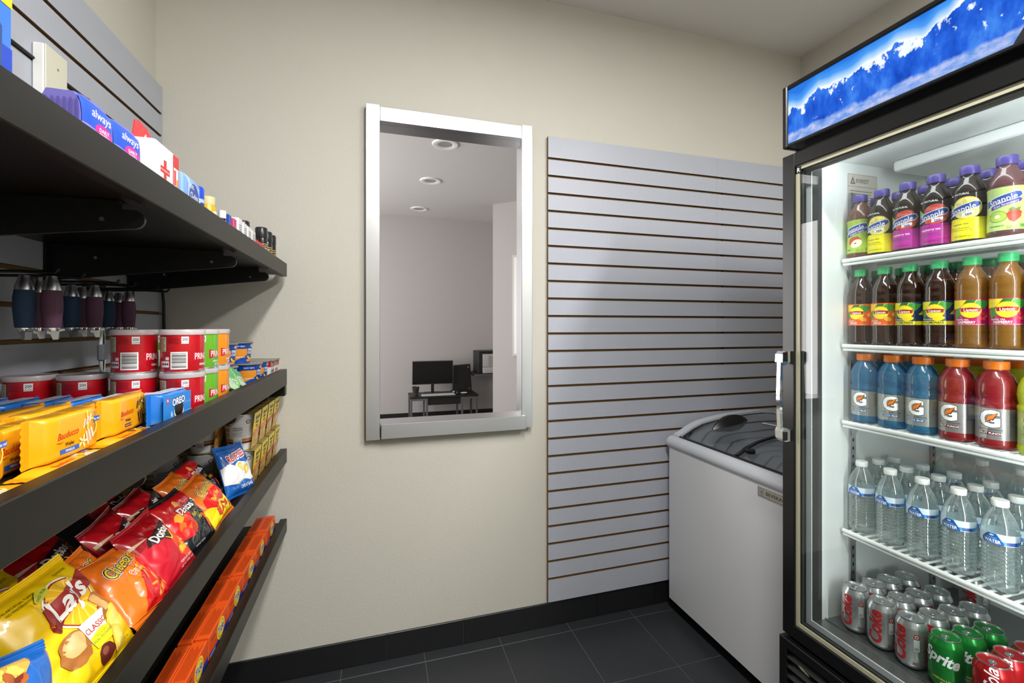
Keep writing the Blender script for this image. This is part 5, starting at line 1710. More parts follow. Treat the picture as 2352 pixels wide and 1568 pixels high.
for x in (1.400, 1.760):
    b = MB()
    b.box(x - 0.011, x + 0.011, IY1 - 0.006, IY1 - 0.0002, IZ0 + 0.03, 1.72, m_steel)
    z = IZ0 + 0.045
    while z < 1.70:
        b.box(x - 0.003, x + 0.003, IY1 - 0.0064, IY1 - 0.0059, z, z + 0.010, m_cable)
        z += 0.0254
    b.build('shelf_standard', cl)
    MB().box(x - 0.011, x + 0.011, IY0 + 0.0002, IY0 + 0.006, IZ0 + 0.03, 1.72, m_steel).build('shelf_standard', cl)
# ceiling fan cover and data sticker
MB().box(1.50, 1.80, IY0 + 0.05, IY1 - 0.05, IZ1 - 0.035, IZ1 - 0.0005, m_liner, 0.01).build('fan_cover', cl)
d = D().rect(-0.062, -0.075, 0.062, 0.075, '#8c8478').rect(-0.0608, -0.0738, 0.0608, 0.0738, '#cfc9bd').rect(-0.061, 0.036, 0.061, 0.0375, '#8c8478')
d.poly([(-0.052, 0.044), (-0.030, 0.044), (-0.041, 0.068)], '#6f675c').poly([(-0.045, 0.048), (-0.037, 0.048), (-0.041, 0.057)], '#cfc9bd')
d.text('EVEREST', 0.0, 0.055, 0.012, '#6f675c', 0.02, 0, 0, 0.85).lines(-0.055, -0.065, 0.050, 0.030, 11, '#8c8478', 0.35)
d.to(m := MB(), plane_map((1.447, IY1, 1.706), (1, 0, 0), (0, 0, 1), (0, -1, 0))); m.build('data_sticker', cl)
# louvred base grille
b = MB()
b.box(1.168, 1.2315, CY1 - 0.024, CY1 + 0.001, 0.060, 0.380, m_blackgl, 0.002)
b.box(1.168, 1.2315, CY0 - 0.001, CY0 + 0.024, 0.060, 0.380, m_blackgl, 0.002)
b.box(1.168, 1.2315, CY0 + 0.024, CY1 - 0.024, 0.352, 0.380, m_blackgl, 0.002)
b.box(1.190, 1.2315, CY0 + 0.024, CY1 - 0.024, 0.060, 0.352, m_bracket)
gr = b.build('base_grille', cl)
lou = MB().prism([(1.172, 0.0), (1.190, 0.017), (1.190, 0.020), (1.170, 0.004)], 'y', CY0 + 0.0245, CY1 - 0.0245, m_blackgl).mesh('louvre')
for k in range(10):
    o = bpy.data.objects.new('louvre', lou)
    C.objects.link(o)
    o.parent = gr
    o.location = (0, 0, 0.066 + 0.0285 * k)

d = D().poly([(-0.020, 0.004), (-0.008, 0.006), (0.010, 0.000), (0.018, -0.004), (0.006, -0.004), (-0.012, -0.001)], '#a8a48c')
d.to(m := MB(), plane_map((1.1695, 0.985, 0.325), (0, -1, 0), (0, 0, 1), (-1, 0, 0))); m.build('torn_label', gr)
for y in (CY0 + 0.06, CY1 - 0.06):
    for x in (1.27, 1.88):
        MB().lathe([(0.024, 0.0), (0.026, 0.003), (0.018, 0.012), (0.018, 0.076)], m_blk_plastic, 16, x, y).build('foot', cl)
# door
dr = bpy.data.objects.new('glass_door', None)
C.objects.link(dr)
dr.parent = cl
fw = 0.0405
b = MB()
z0, z1 = 0.388, 1.822
b.box(CX, 1.228, CY1 - fw, CY1, z0, z1, m_blackgl, 0.002)
b.box(CX, 1.228, CY0, CY0 + fw, z0, z1, m_blackgl, 0.002)
b.box(CX, 1.228, CY0 + fw, CY1 - fw, z0, z0 + fw, m_blackgl, 0.002)
b.box(CX, 1.228, CY0 + fw, CY1 - fw, z1 - fw, z1, m_blackgl, 0.002)
b.build('door_frame', dr)
def frame_ring(mb_, x0, x1, inset, w, m_):
    a0, a1, c0, c1 = CY0 + inset, CY1 - inset, z0 + inset, z1 - inset
    mb_.box(x0, x1, a1 - w, a1, c0, c1, m_)
    mb_.box(x0, x1, a0, a0 + w, c0, c1, m_)
    mb_.box(x0, x1, a0 + w, a1 - w, c0, c0 + w, m_)
    mb_.box(x0, x1, a0 + w, a1 - w, c1 - w, c1, m_)
b = MB()
frame_ring(b, 1.1865, 1.1900, fw - 0.0005, 0.0120, m_cream)
frame_ring(b, 1.1935, 1.1985, fw - 0.0005, 0.0165, m_dkliner)
b.build('glazing_spacer', dr)
MB().box(1.1902, 1.1932, CY0 + fw - 0.01, CY1 - fw + 0.01, z0 + fw - 0.01, z1 - fw + 0.01, m_glass).build('glass_pane', dr)
b = MB()
frame_ring(b, 1.2285, 1.2322, 0.026, 0.029, mat('white_gasket', '#dfe6ea', 0.5))
b.build('gasket', dr)
D().rect(-0.009, -0.010, 0.009, 0.010, '#141414').text('R', 0, 0, 0.012, '#f2f2f2', 0.02).to(m := MB(), plane_map((1.1864, CY1 - fw - 0.0085, z1 - fw - 0.012), (0, -1, 0), (0, 0, 1), (-1, 0, 0))); m.build('letter_sticker', dr)
# chrome pull handle
b = MB()
hy = 1.047
def hsec(x0, x1, zA, zB):
    b.box(x0, x1, hy - 0.010, hy + 0.010, zA, zB, m_chrome, 0.003)
b.prism([(1.180, 1.205), (1.180, 1.237), (1.150, 1.237), (1.141, 1.228), (1.139, 1.205), (1.146, 1.195), (1.152, 1.196), (1.164, 1.204)], 'y', hy - 0.013, hy + 0.013, m_chrome)
b.prism([(1.180, 0.970), (1.180, 1.002), (1.164, 1.003), (1.152, 1.010), (1.146, 1.011), (1.139, 1.002), (1.141, 0.979), (1.150, 0.970)], 'y', hy - 0.013, hy + 0.013, m_chrome)
b.prism([(1.140, 1.000), (1.149, 1.004), (1.1465, 1.06), (1.145, 1.10), (1.1465, 1.15), (1.149, 1.202), (1.140, 1.206), (1.1375, 1.15), (1.136, 1.10), (1.1375, 1.05)], 'y', hy - 0.006, hy + 0.006, m_chrome)
ho = b.build('handle', dr)
ho.location.x = 0.005
for za, zb_ in ((1.207, 1.234), (0.973, 0.999)):
    MB().box(1.1395, 1.158, hy - 0.0142, hy - 0.0130, za, zb_, m_blk_plastic, 0.0005).build('handle_cap', ho)

# lit sign
def sign_material():
    m = bpy.data.materials.new('backlit_mountain_print')
    m.use_nodes = True
    nt = m.node_tree
    nt.nodes.clear()
    N_ = nt.nodes.new
    L_ = nt.links.new
    out = N_('ShaderNodeOutputMaterial')
    em = N_('ShaderNodeEmission')
    em.inputs[1].default_value = 0.92
    L_(em.outputs[0], out.inputs[0])
    tc = N_('ShaderNodeTexCoord')
    sp = N_('ShaderNodeSeparateXYZ')
    L_(tc.outputs['Object'], sp.inputs[0])
    def M_(op, a, b=None, c=None):
        n_ = N_('ShaderNodeMath')
        n_.operation = op
        for i, q in enumerate((a, b, c)):
            if q is None:
                continue
            if isinstance(q, (int, float)):
                n_.inputs[i].default_value = q
            else:
                L_(q, n_.inputs[i])
        return n_.outputs[0]
    U = M_('MULTIPLY', sp.outputs[1], -1.0)         # grows toward the viewer's right
    V = sp.outputs[2]
    def noise_at(scale, detail, rough, w3=0.0, sv=1.0):
        cb = N_('ShaderNodeCombineXYZ')
        L_(U, cb.inputs[0])
        L_(M_('MULTIPLY', V, sv), cb.inputs[1])
        cb.inputs[2].default_value = w3
        n_ = N_('ShaderNodeTexNoise')
        n_.inputs['Scale'].default_value = scale
        n_.inputs['Detail'].default_value = detail
        n_.inputs['Roughness'].default_value = rough
        L_(cb.outputs[0], n_.inputs['Vector'])
        return n_.outputs['Fac']
    def ramp(fac, stops):
        r_ = N_('ShaderNodeValToRGB')
        e = r_.color_ramp.elements
        while len(e) < len(stops):
            e.new(0.5)
        for k, (p, c) in enumerate(stops):
            e[k].position = p
            e[k].color = lin(c)
        L_(fac, r_.inputs[0])
        return r_.outputs[0]
    def mixc(f, a, b):
        x = N_('ShaderNodeMix')
        x.data_type = 'RGBA'
        L_(f, x.inputs['Factor'])
        L_(a, x.inputs['A'])
        L_(b, x.inputs['B'])
        return x.outputs['Result']
    big = noise_at(9.0, 6, 0.55, 1.7, 0.0)
    # ridge height over the panel centre, in metres; climbs gently to the right
    ridge = M_('ADD', M_('MULTIPLY', M_('SUBTRACT', big, 0.5), 0.17), M_('MULTIPLY_ADD', U, 0.05, 0.040))
    dv = M_('SUBTRACT', ridge, V)                    # >0 inside the mountain
    soft = M_('ADD', M_('MULTIPLY', M_('SUBTRACT', noise_at(9.0, 1.6, 0.5, 1.7, 0.0), 0.5), 0.17), M_('MULTIPLY_ADD', U, 0.05, 0.040))
    dvs = M_('SUBTRACT', soft, V)
    sky = ramp(M_('MULTIPLY', dvs, -20.0), [(0.0, '#ffffff'), (0.20, '#b9dbfb'), (0.55, '#4a9bf0'), (1.0, '#2a78e0')])
    tex = noise_at(26.0, 6, 0.62, 4.2, 0.45)
    rock = ramp(tex, [(0.30, '#1646b8'), (0.5, '#2a66dc'), (0.72, '#4d93f2')])
    snowf = M_('SUBTRACT', noise_at(30.0, 5, 0.6, 8.8, 0.6), M_('MULTIPLY', dv, 1.35))
    snow = ramp(snowf, [(0.53, '#000000'), (0.57, '#ffffff')])
    white = ramp(tex, [(0.3, '#dfefff'), (0.8, '#ffffff')])
    mount = mixc(snow, rock, white)
    edge = ramp(M_('MULTIPLY_ADD', dv, 500.0, 0.5), [(0.0, '#000000'), (1.0, '#ffffff')])
    pic = mixc(edge, sky, mount)
    cl_h = M_('ADD', M_('MULTIPLY', M_('SUBTRACT', noise_at(30.0, 5, 0.6, 13.0, 0.0), 0.5), 0.035), -0.052)
    cloudmask = ramp(M_('MULTIPLY_ADD', M_('SUBTRACT', cl_h, V), 120.0, 0.5), [(0.0, '#000000'), (1.0, '#ffffff')])
    cloud = ramp(noise_at(38.0, 5, 0.6, 21.0, 1.6), [(0.35, '#5f8fe0'), (0.55, '#9fb6ea'), (0.75, '#d3cdf0')])
    pic = mixc(cloudmask, pic, cloud)
    L_(pic, em.inputs[0])
    return m
b = MB()
hz0, hz1 = 1.847, 2.033
b.box(CX, 1.2318, CY1 - 0.015, CY1 + 0.001, hz0, hz1, m_blackgl, 0.003)
b.box(CX, 1.2318, CY0 - 0.001, CY0 + 0.015, hz0, hz1, m_blackgl, 0.003)
b.box(CX, 1.2318, CY0 + 0.015, CY1 - 0.015, hz0, hz0 + 0.011, m_blackgl, 0.003)
b.box(CX, 1.2318, CY0 + 0.015, CY1 - 0.015, hz1 - 0.014, hz1, m_blackgl, 0.003)
b.build('sign_frame', cl)
b = MB().box(-0.001, 0.012, -0.336, 0.336, -0.081, 0.081, sign_material())
so = b.build('sign_panel', cl)
so.location = (1.187, 0.717, 1.9385)
d = D()
d.poly([(-0.055, -0.036), (0.085, -0.036), (0.015, 0.075)], '#101214')
d.poly([(-0.030, -0.022), (0.060, -0.022), (0.015, 0.052)], '#e8eef6')
d.poly([(0.0, -0.022), (0.060, -0.022), (0.030, 0.027)], '#c03038')
d.text('REFRIGERATION', 0.015, -0.029, 0.0085, '#d8d8c8', 0.01, 0, 0, 0.9)
d.text('EVEREST', -0.026, 0.022, 0.0085, '#d8d8c8', 0.01, 0, 57.5, 0.95)
d.to(m := MB(), plane_map((1.186, 0.500, 1.893), (0, -1, 0), (0, 0, 1), (-1, 0, 0))); m.build('sign_logo', cl)

# wire shelves inside the cooler
m_wsh = mat('white_coated_wire', '#e9ece9', 0.4)
SH = [1.515, 1.258, 1.027, 0.700]
SN = ['under the juice and tea bottles, highest in the cooler', 'under the iced tea bottles', 'under the sports drink bottles', 'under the water bottles, lowest in the cooler']
proto_shelf = None
for k, z in enumerate(SH):
    if proto_shelf is None:
        t = thing('wire_shelf', '', 'shelf', group='white wire shelves in the cooler')
        b = MB()
        b.tube([(1.356, IY0 + 0.002, -0.006), (1.356, IY1 - 0.008, -0.006)], 0.006, m_wsh, 10)
        b.tube([(1.358, IY0 + 0.002, -0.017), (1.358, IY1 - 0.008, -0.017)], 0.0042, m_wsh, 8)
        b.build('front_rail', t)
        b = MB()
        b.tube([(1.80, IY0 + 0.002, -0.006), (1.80, IY1 - 0.008, -0.006)], 0.005, m_wsh, 8)
        b.tube([(1.50, IY0 + 0.002, -0.012), (1.50, IY1 - 0.008, -0.012)], 0.004, m_wsh, 8)
        b.tube([(1.65, IY0 + 0.002, -0.012), (1.65, IY1 - 0.008, -0.012)], 0.004, m_wsh, 8)
        b.build('cross_rail', t)
        b = MB()
        y = IY0 + 0.004
        while y < IY1 - 0.006:
            b.tube([(1.357, y, -0.004), (1.80, y, -0.004)], 0.0035, m_wsh, 6)
            y += 0.0215
        b.build('deck_wires', t)
        b = MB()
        for yy in (IY0 + 0.0062, IY1 - 0.0072):
            b.prism([(1.386, -0.010), (1.43, -0.010), (1.408, -0.05), (1.392, -0.05)], 'y', yy - 0.001, yy + 0.001, m_steel)
        b.build('support_clip', t)
        proto_shelf = t
    else:
        t = copy_tree(proto_shelf)
    t['label'] = 'white wire shelf ' + SN[k]
    t.location = (0, 0, z - 0.0005)

# ------------------------------------------------------------------ bottles and cans (front looks along local +X)
m_tea = mat('dark_tea', '#2a1409', 0.12, coat=0.5)
m_teaclear = clear('tea_plastic', '#8c7c6c', 0.04, diffuse=0.25, dcol='#4a382c')
m_amber = clear('amber_tea', '#b9873c', 0.04, diffuse=0.45, dcol='#a87428')
m_apple = clear('apple_juice', '#b78a72', 0.04, diffuse=0.5, dcol='#8c6450')
m_kiwi = clear('kiwi_juice', '#a37070', 0.04, diffuse=0.55, dcol='#7c4c4c')
m_water = clear('clear_bottle', '#eef6f5', 0.03, diffuse=0.07, dcol='#f4fbfb', ior=1.6, refl=2.4, edge=0.45)
m_pcap = mat('violet_cap', '#4b3f8c', 0.35)
m_gcap = mat('green_cap', '#38b06a', 0.35)
m_ocap = mat('orange_cap', '#f07c1c', 0.35)

def bottle(name, prof, m_body, capprof, m_cap, lab, lab_col, dec, R0, seg=32, yaw=0, rough=0.3):
    root = thing(name, 'b', 'bottle')
    MB().lathe(prof, m_body, seg).build('bottle_body', root, 50)
    cb = MB().lathe(capprof, m_cap, seg)
    cb.build('screw_cap', root)
    if lab:
        zs = [lab[0] + (lab[1] - lab[0]) * i / 8 for i in range(9)]
        lp = [(rad_at(prof, z) + 0.0004, z) for z in zs]
        lm = MB().lathe(lp, mat('label_' + lab_col.lstrip('#'), lab_col, rough) if isinstance(lab_col, str) else lab_col, seg * 2, caps=False)
        if dec:
            dec.to(lm, cyl_map(prof, R0, yaw), dice=0.0032, lift=0.0006, step=0.00006)
        lm.build('label', root)
    return root

SNP = [(0.028, 0.0), (0.0315, 0.003), (0.0325, 0.012), (0.0325, 0.018), (0.0312, 0.060), (0.0308, 0.085), (0.0318, 0.112), (0.0305, 0.126), (0.0250, 0.142), (0.0170, 0.157), (0.0155, 0.164), (0.0155, 0.170)]
SNC = [(0.0175, 0.166), (0.0182, 0.168), (0.0182, 0.184), (0.0172, 0.187), (0.0, 0.187)]
def snap_logo(d, v, w=1.0):
    d.poly([(-0.034 * w, v - 0.014), (0.028, v + 0.004), (0.036, v + 0.012), (0.032, v + 0.020), (0.022, v + 0.021), (-0.034 * w, v + 0.005)], '#f4f4f6')
    d.poly([(-0.033 * w, v - 0.012), (0.027, v + 0.0055), (0.034, v + 0.012), (0.031, v + 0.0185), (0.022, v + 0.0195), (-0.033 * w, v + 0.0035)], '#2c4c9c')
    d.text('Snapple', 0.0, v + 0.004, 0.0140, '#f4f4f6', 0.01, 0.1, 15, 0.82)
def snap_tea(fruit, low, name_):
    def mk():
        d = D()
        if fruit == 'lemon':
            d.poly([(-0.034, 0.100), (-0.018, 0.088), (-0.030, 0.062), (-0.038, 0.064)], '#7fb43c')
            d.ell(0.008, 0.082, 0.029, 0.027, '#d9c83c', 28)
            d.ell(0.008, 0.082, 0.0265, 0.0245, '#efe79a', 28)
            for q in range(8):
                a = R(45 * q + 10)
                d.ell(0.008 + 0.014 * math.cos(a), 0.082 + 0.013 * math.sin(a), 0.009, 0.0045, '#e2d054', 12, 45 * q + 10)
        else:
            d.poly([(-0.034, 0.102), (-0.016, 0.086), (-0.030, 0.066), (-0.038, 0.068)], '#8fb84a')
            rq = random.Random(3)
            d.ell(0.008, 0.082, 0.027, 0.026, '#c8463c', 26, 0, 0.1, 2)
            for q in range(16):
                d.ell(0.008 + rq.uniform(-0.02, 0.02), 0.082 + rq.uniform(-0.018, 0.018), 0.0055, 0.005, rq.choice(['#dd6a58', '#d0554a', '#e58472']), 12)
        snap_logo(d, 0.076)
        d.poly([(0.0, 0.0615), (0.022, 0.067), (0.022, 0.0745), (0.0, 0.070)], '#eef0f6')
        d.text('tea', 0.011, 0.0675, 0.0068, '#2c4c9c', 0.02, 0, 10)
        c2 = '#f3e9f1' if fruit != 'lemon' else '#8a8a10'
        d.text(name_, -0.004, 0.044, 0.0052, c2, 0.01, 0, 2, 1.05)
        d.text('NATURALLY FLAVORED', -0.008, 0.034, 0.0030, '#4a3a80' if fruit != 'lemon' else '#5c5c08')
        d.text('WITH OTHER NATURAL FLAVORS', -0.006, 0.029, 0.0022, '#4a3a80' if fruit != 'lemon' else '#5c5c08')
        d.text('16 FL OZ (473 mL)', 0.0, 0.014, 0.0030, '#5a2a5c' if fruit != 'lemon' else '#5c5c08')
        d.text('ALL NATURAL', -0.008, 0.117, 0.0046, '#e8e8e8', 0.02, 0.1)
        root = bottle('tea_bottle', SNP, m_teaclear, SNC, m_pcap, (0.006, 0.058), low, d, 0.032, yaw=R(6))
        return root
    return mk
def snap_juice(kind):
    def mk():
        d = D()
        g = '#b9d27c' if kind == 'kiwi' else '#a3bf4e'
        snap_logo(d, 0.080)
        d.poly([(-0.020, 0.0620), (0.030, 0.0765), (0.034, 0.0825), (0.028, 0.0850), (-0.020, 0.0705)], '#4a3f98')
        d.text('Kiwi Strawberry' if kind == 'kiwi' else 'Snapple Apple', 0.006, 0.0735, 0.0054, '#e8e6f4', 0.01, 0.2, 16, 0.85)
        if kind == 'kiwi':
            d.ell(-0.008, 0.046, 0.016, 0.013, '#6d8f2e', 22)
            d.ell(-0.008, 0.046, 0.0145, 0.0115, '#a8c44e', 22)
            d.ell(-0.008, 0.046, 0.005, 0.004, '#eef0c8', 14)
            d.poly([(0.006, 0.050), (0.012, 0.058), (0.024, 0.060), (0.032, 0.053), (0.030, 0.042), (0.018, 0.030), (0.010, 0.036)], '#d6452e')
            d.poly([(0.008, 0.058), (0.016, 0.065), (0.022, 0.061), (0.030, 0.064), (0.028, 0.057), (0.018, 0.0585)], '#4d8a34')
            d.text('strawberry', -0.010, 0.025, 0.0042, '#3a7a34', 0.01)
        else:
            d.ell(0.002, 0.048, 0.017, 0.014, '#c2462c', 22)
            d.ell(0.006, 0.041, 0.015, 0.011, '#f0ecc8', 20, 30)
            d.ell(0.004, 0.042, 0.003, 0.002, '#6a4a20', 10)
            d.poly([(0.002, 0.060), (0.012, 0.064), (0.008, 0.058)], '#5a8a34')
            d.text('apple', -0.014, 0.025, 0.0042, '#3a6a24', 0.01)
        d.ell(-0.031, 0.046, 0.008, 0.008, '#5a7a30', 16)
        d.ell(-0.031, 0.046, 0.0074, 0.0074, '#d8dc5a', 16)
        d.text('real', -0.031, 0.048, 0.0030, '#4a5a18', 0.01)
        d.text('juice', -0.031, 0.0435, 0.0030, '#4a5a18', 0.01)
        d.text('16 FL OZ', 0.014, 0.022, 0.0030, '#4a6a28')
        d.text('(473 mL)', 0.014, 0.018, 0.0030, '#4a6a28')
        d.rect(0.027, 0.017, 0.037, 0.027, '#7aa84e')
        d.text('190', 0.032, 0.0225, 0.004, '#2f5c20', 0.01)
        return bottle('juice_bottle', SNP, m_kiwi if kind == 'kiwi' else m_apple, SNC, m_pcap, (0.014, 0.112), g, d, 0.032, yaw=R(4))
    return mk
def row_label(base, k, row):
    return base + ', %s from the handle, ' % ORD[k] + ('front row' if row == 0 else 'row behind')
XSN = [1.392, 1.468]
sny = [1.008-0.020, 0.928, 0.862, 0.796, 0.728, 0.660]
kinds = [('apple', 'green-labelled apple juice bottle'), ('lemon', 'yellow-labelled lemon tea bottle'), ('rasp', 'magenta-labelled raspberry tea bottle'), ('rasp', 'magenta-labelled raspberry tea bottle'), ('lemon', 'yellow-labelled lemon tea bottle'), ('kiwi', 'green-labelled kiwi strawberry juice bottle')]
mk_s = {'apple': snap_juice('apple'), 'kiwi': snap_juice('kiwi'), 'lemon': snap_tea('lemon', '#e6dc1e', 'lemon tea'), 'rasp': snap_tea('rasp', '#b02a94', 'raspberry tea')}
PI = math.pi
yj_ = [3, -4, 2, 6, -3, 8]
for row in (0, 1):
    for k, (kd, lb) in enumerate(kinds):
        place('sn_' + kd, mk_s[kd], row_label(lb, k, row), 'bottle', (XSN[row], sny[k] + 0.002 * row, SH[0]), PI + R(yj_[k] + 8 * row), 'juice and tea bottles on the top cooler shelf')

LTP = [(0.026, 0.0), (0.030, 0.003), (0.0312, 0.012), (0.0300, 0.020), (0.0312, 0.028), (0.0303, 0.040), (0.0312, 0.050), (0.0312, 0.054), (0.0308, 0.056), (0.0308, 0.118), (0.0312, 0.120), (0.0315, 0.136), (0.0305, 0.142), (0.0315, 0.148), (0.0300, 0.162), (0.0235, 0.180), (0.0160, 0.193), (0.0150, 0.200), (0.0150, 0.204)]
LTC = [(0.0165, 0.201), (0.0172, 0.203), (0.0172, 0.219), (0.0164, 0.2215), (0.0, 0.2215)]
def lipton(kind):
    def mk():
        base, band, t1, t2, body = {'peach': ('#e8641c', '#f3c42a', 'ICED TEA', 'PEACH', m_tea), 'lemonade': ('#22345e', '#f0e01c', 'HALF & HALF', 'TEA & LEMONADE', m_tea), 'rasp': ('#b01858', '#f0d820', 'WHITE TEA', 'RASPBERRY', m_amber)}[kind]
        d = D()
        d.poly([(-0.040, 0.116), (0.018, 0.116), (0.008, 0.100), (-0.040, 0.094)], band)
        if kind == 'lemonade':
            d.rect(-0.097, 0.0565, 0.097, 0.0665, band)
        d.poly([(-0.030, 0.068), (-0.012, 0.086), (-0.016, 0.100), (-0.034, 0.090)], '#3e8a34')
        d.poly([(0.002, 0.100), (0.012, 0.1155), (0.040, 0.112), (0.026, 0.096), (0.014, 0.090)], '#3f9438')
        d.poly([(-0.014, 0.104), (-0.006, 0.1165), (0.010, 0.1165), (0.004, 0.104)], '#2f6e30')
        d.ell(0.0, 0.091, 0.020, 0.0185, '#e8a01c', 28)
        d.ell(0.0, 0.091, 0.0188, 0.0173, '#f6e02c', 28)
        d.poly([(-0.017, 0.0875), (0.017, 0.0875), (0.019, 0.0965), (0.0, 0.0980), (-0.019, 0.0965)], '#a81c1c')
        d.text('Lipton', 0.0, 0.0922, 0.0072, '#f6f2ee', 0.02, 0, 0, 0.92)
        if kind == 'peach':
            d.ell(0.016, 0.074, 0.010, 0.006, '#f2b53a', 16, -30)
            d.ell(0.036, 0.088, 0.010, 0.006, '#f2c04a', 16, 30)
        elif kind == 'lemonade':
            d.ell(0.008, 0.073, 0.012, 0.006, '#f4d21e', 16, 10)
            d.poly([(0.030, 0.084), (0.044, 0.082), (0.048, 0.096), (0.040, 0.094)], '#f4d21e')
            d.rect(0.050, 0.070, 0.058, 0.082, '#e8e8ea')
            d.text('100', 0.054, 0.077, 0.0036, '#202840', 0.01)
        else:
            rq = random.Random(2)
            for q in range(10):
                d.ell(0.022 + rq.uniform(-0.009, 0.009), 0.076 + rq.uniform(-0.007, 0.007), 0.004, 0.004, rq.choice(['#c8283c', '#d84a50', '#a81c34']), 10)
        tc_ = '#1c2230' if kind == 'lemonade' else '#f4e8e4'
        d.text(t1, -0.016, 0.0685 if kind != 'lemonade' else 0.0705, 0.0036, tc_ if kind != 'lemonade' else '#e8e8d8', 0.02)
        d.text(t2, -0.008, 0.0625, 0.0056, tc_, 0.03, 0, 0, 0.8)
        d.text('FLAVOR WITH OTHER NATURAL FLAVORS', 0.0, 0.0575, 0.0019, tc_)
        return bottle('iced_tea_bottle', LTP, body, LTC, m_gcap, (0.0555, 0.1185), base, d, 0.0315, yaw=R(10))
    return mk
lk = ['peach', 'peach', 'lemonade', 'lemonade', 'rasp', 'rasp', 'lemonade']
ln = {'peach': 'orange-labelled peach iced tea bottle', 'lemonade': 'navy and yellow-labelled lemonade tea bottle', 'rasp': 'crimson-labelled raspberry white tea bottle'}
lty = [0.985, 0.920, 0.856, 0.790, 0.7235, 0.658, 0.594]
for row in (0, 1):
    for k, kd in enumerate(lk):
        if row and k > 5:
            continue
        place('lt_' + kd, lipton(kd), row_label(ln[kd], k, row), 'bottle', (1.392 + 0.074 * row, lty[k] + 0.002 * row, SH[1]), PI + R((2, 4, -2, 2, 12, 12, 2)[k]), 'iced tea bottles on the second cooler shelf')

GTP = [(0.030, 0.0), (0.0345, 0.003), (0.0362, 0.010), (0.0362, 0.018), (0.0350, 0.022), (0.0350, 0.094), (0.0362, 0.098), (0.0362, 0.106), (0.0335, 0.112), (0.0355, 0.120), (0.0365, 0.132), (0.0350, 0.150), (0.0290, 0.168), (0.0215, 0.178), (0.0200, 0.182), (0.0200, 0.186)]
GTC = [(0.0215, 0.183), (0.0222, 0.185), (0.0222, 0.199), (0.0212, 0.202), (0.0, 0.202)]
def sport(kind):
    def mk():
        col, bar, name_ = {'blue': ('#3f8cba', '#2c5c94', 'COOL BLUE'), 'red': ('#9c1c24', '#5c1418', 'FRUIT PUNCH'), 'lime': ('#cfe01c', '#8a9a14', 'LEMON-LIME')}[kind]
        body = clear('sport_' + kind, {'blue': '#7cc0dc', 'red': '#b8484c', 'lime': '#e6f04a'}[kind], 0.04, diffuse={'blue': 0.40, 'red': 0.6, 'lime': 0.65}[kind], dcol=col)
        d = D()
        d.poly([(-0.020, 0.024), (-0.006, 0.024), (0.004, 0.092), (-0.008, 0.092)], '#a7a89c')
        d.text('G', 0.0, 0.070, 0.036, '#4a4c50', 0.065, 0, 0, 0.95)
        d.text('G', 0.0, 0.070, 0.036, '#f5f5f4', 0.04, 0, 0, 0.95)
        d.poly([(0.014, 0.085), (-0.004, 0.076), (-0.008, 0.060), (0.003, 0.067), (0.006, 0.066)], '#3a2a20')
        d.poly([(0.012, 0.083), (-0.003, 0.075), (-0.007, 0.062), (0.003, 0.069), (0.005, 0.069)], '#ee7a1c')
        d.text('THIRST QUENCHER', 0.0, 0.045, 0.0036, '#55585c', 0.01)
        d.rect(-0.018, 0.033, 0.018, 0.040, bar)
        d.text(name_, 0.0, 0.0365, 0.0042, '#f0f0f0', 0.02)
        d.bars(0.055, 0.026, 0.072, 0.050, 14, '#1c1c1c', vertical=False)
        d.lines(0.034, 0.055, 0.075, 0.090, 8, '#5a5c5e', 0.3)
        return bottle('sports_drink_bottle', GTP, body, GTC, m_ocap, (0.022, 0.094), mat('silver_film_' + kind, {'blue': '#9fa3a0', 'red': '#8d8a88', 'lime': '#b4c070'}[kind], 0.28, 0.35, noise_amt=0.2, noise_scale=30), d, 0.035, yaw=R(6))
    return mk
gk = ['blue', 'blue', 'blue', 'red', 'red', 'lime']
gn = {'blue': 'pale blue sports drink bottle with orange cap', 'red': 'red sports drink bottle with orange cap', 'lime': 'yellow-green sports drink bottle with orange cap'}
gty = [0.975, 0.900, 0.829, 0.7545, 0.6805, 0.606]
for row in (0, 1):
    for k, kd in enumerate(gk):
        if row:
            kd = ['blue', 'blue', 'lime', 'lime', 'lime', 'red'][k]
        place('gt_' + kd, sport(kd), row_label(gn[kd], k, row), 'bottle', (1.396 + 0.079 * row, gty[k] + 0.001 * row, SH[2]), PI + R((4, 16, 0, -6, 2, 0)[k]), 'sports drink bottles on the third cooler shelf')

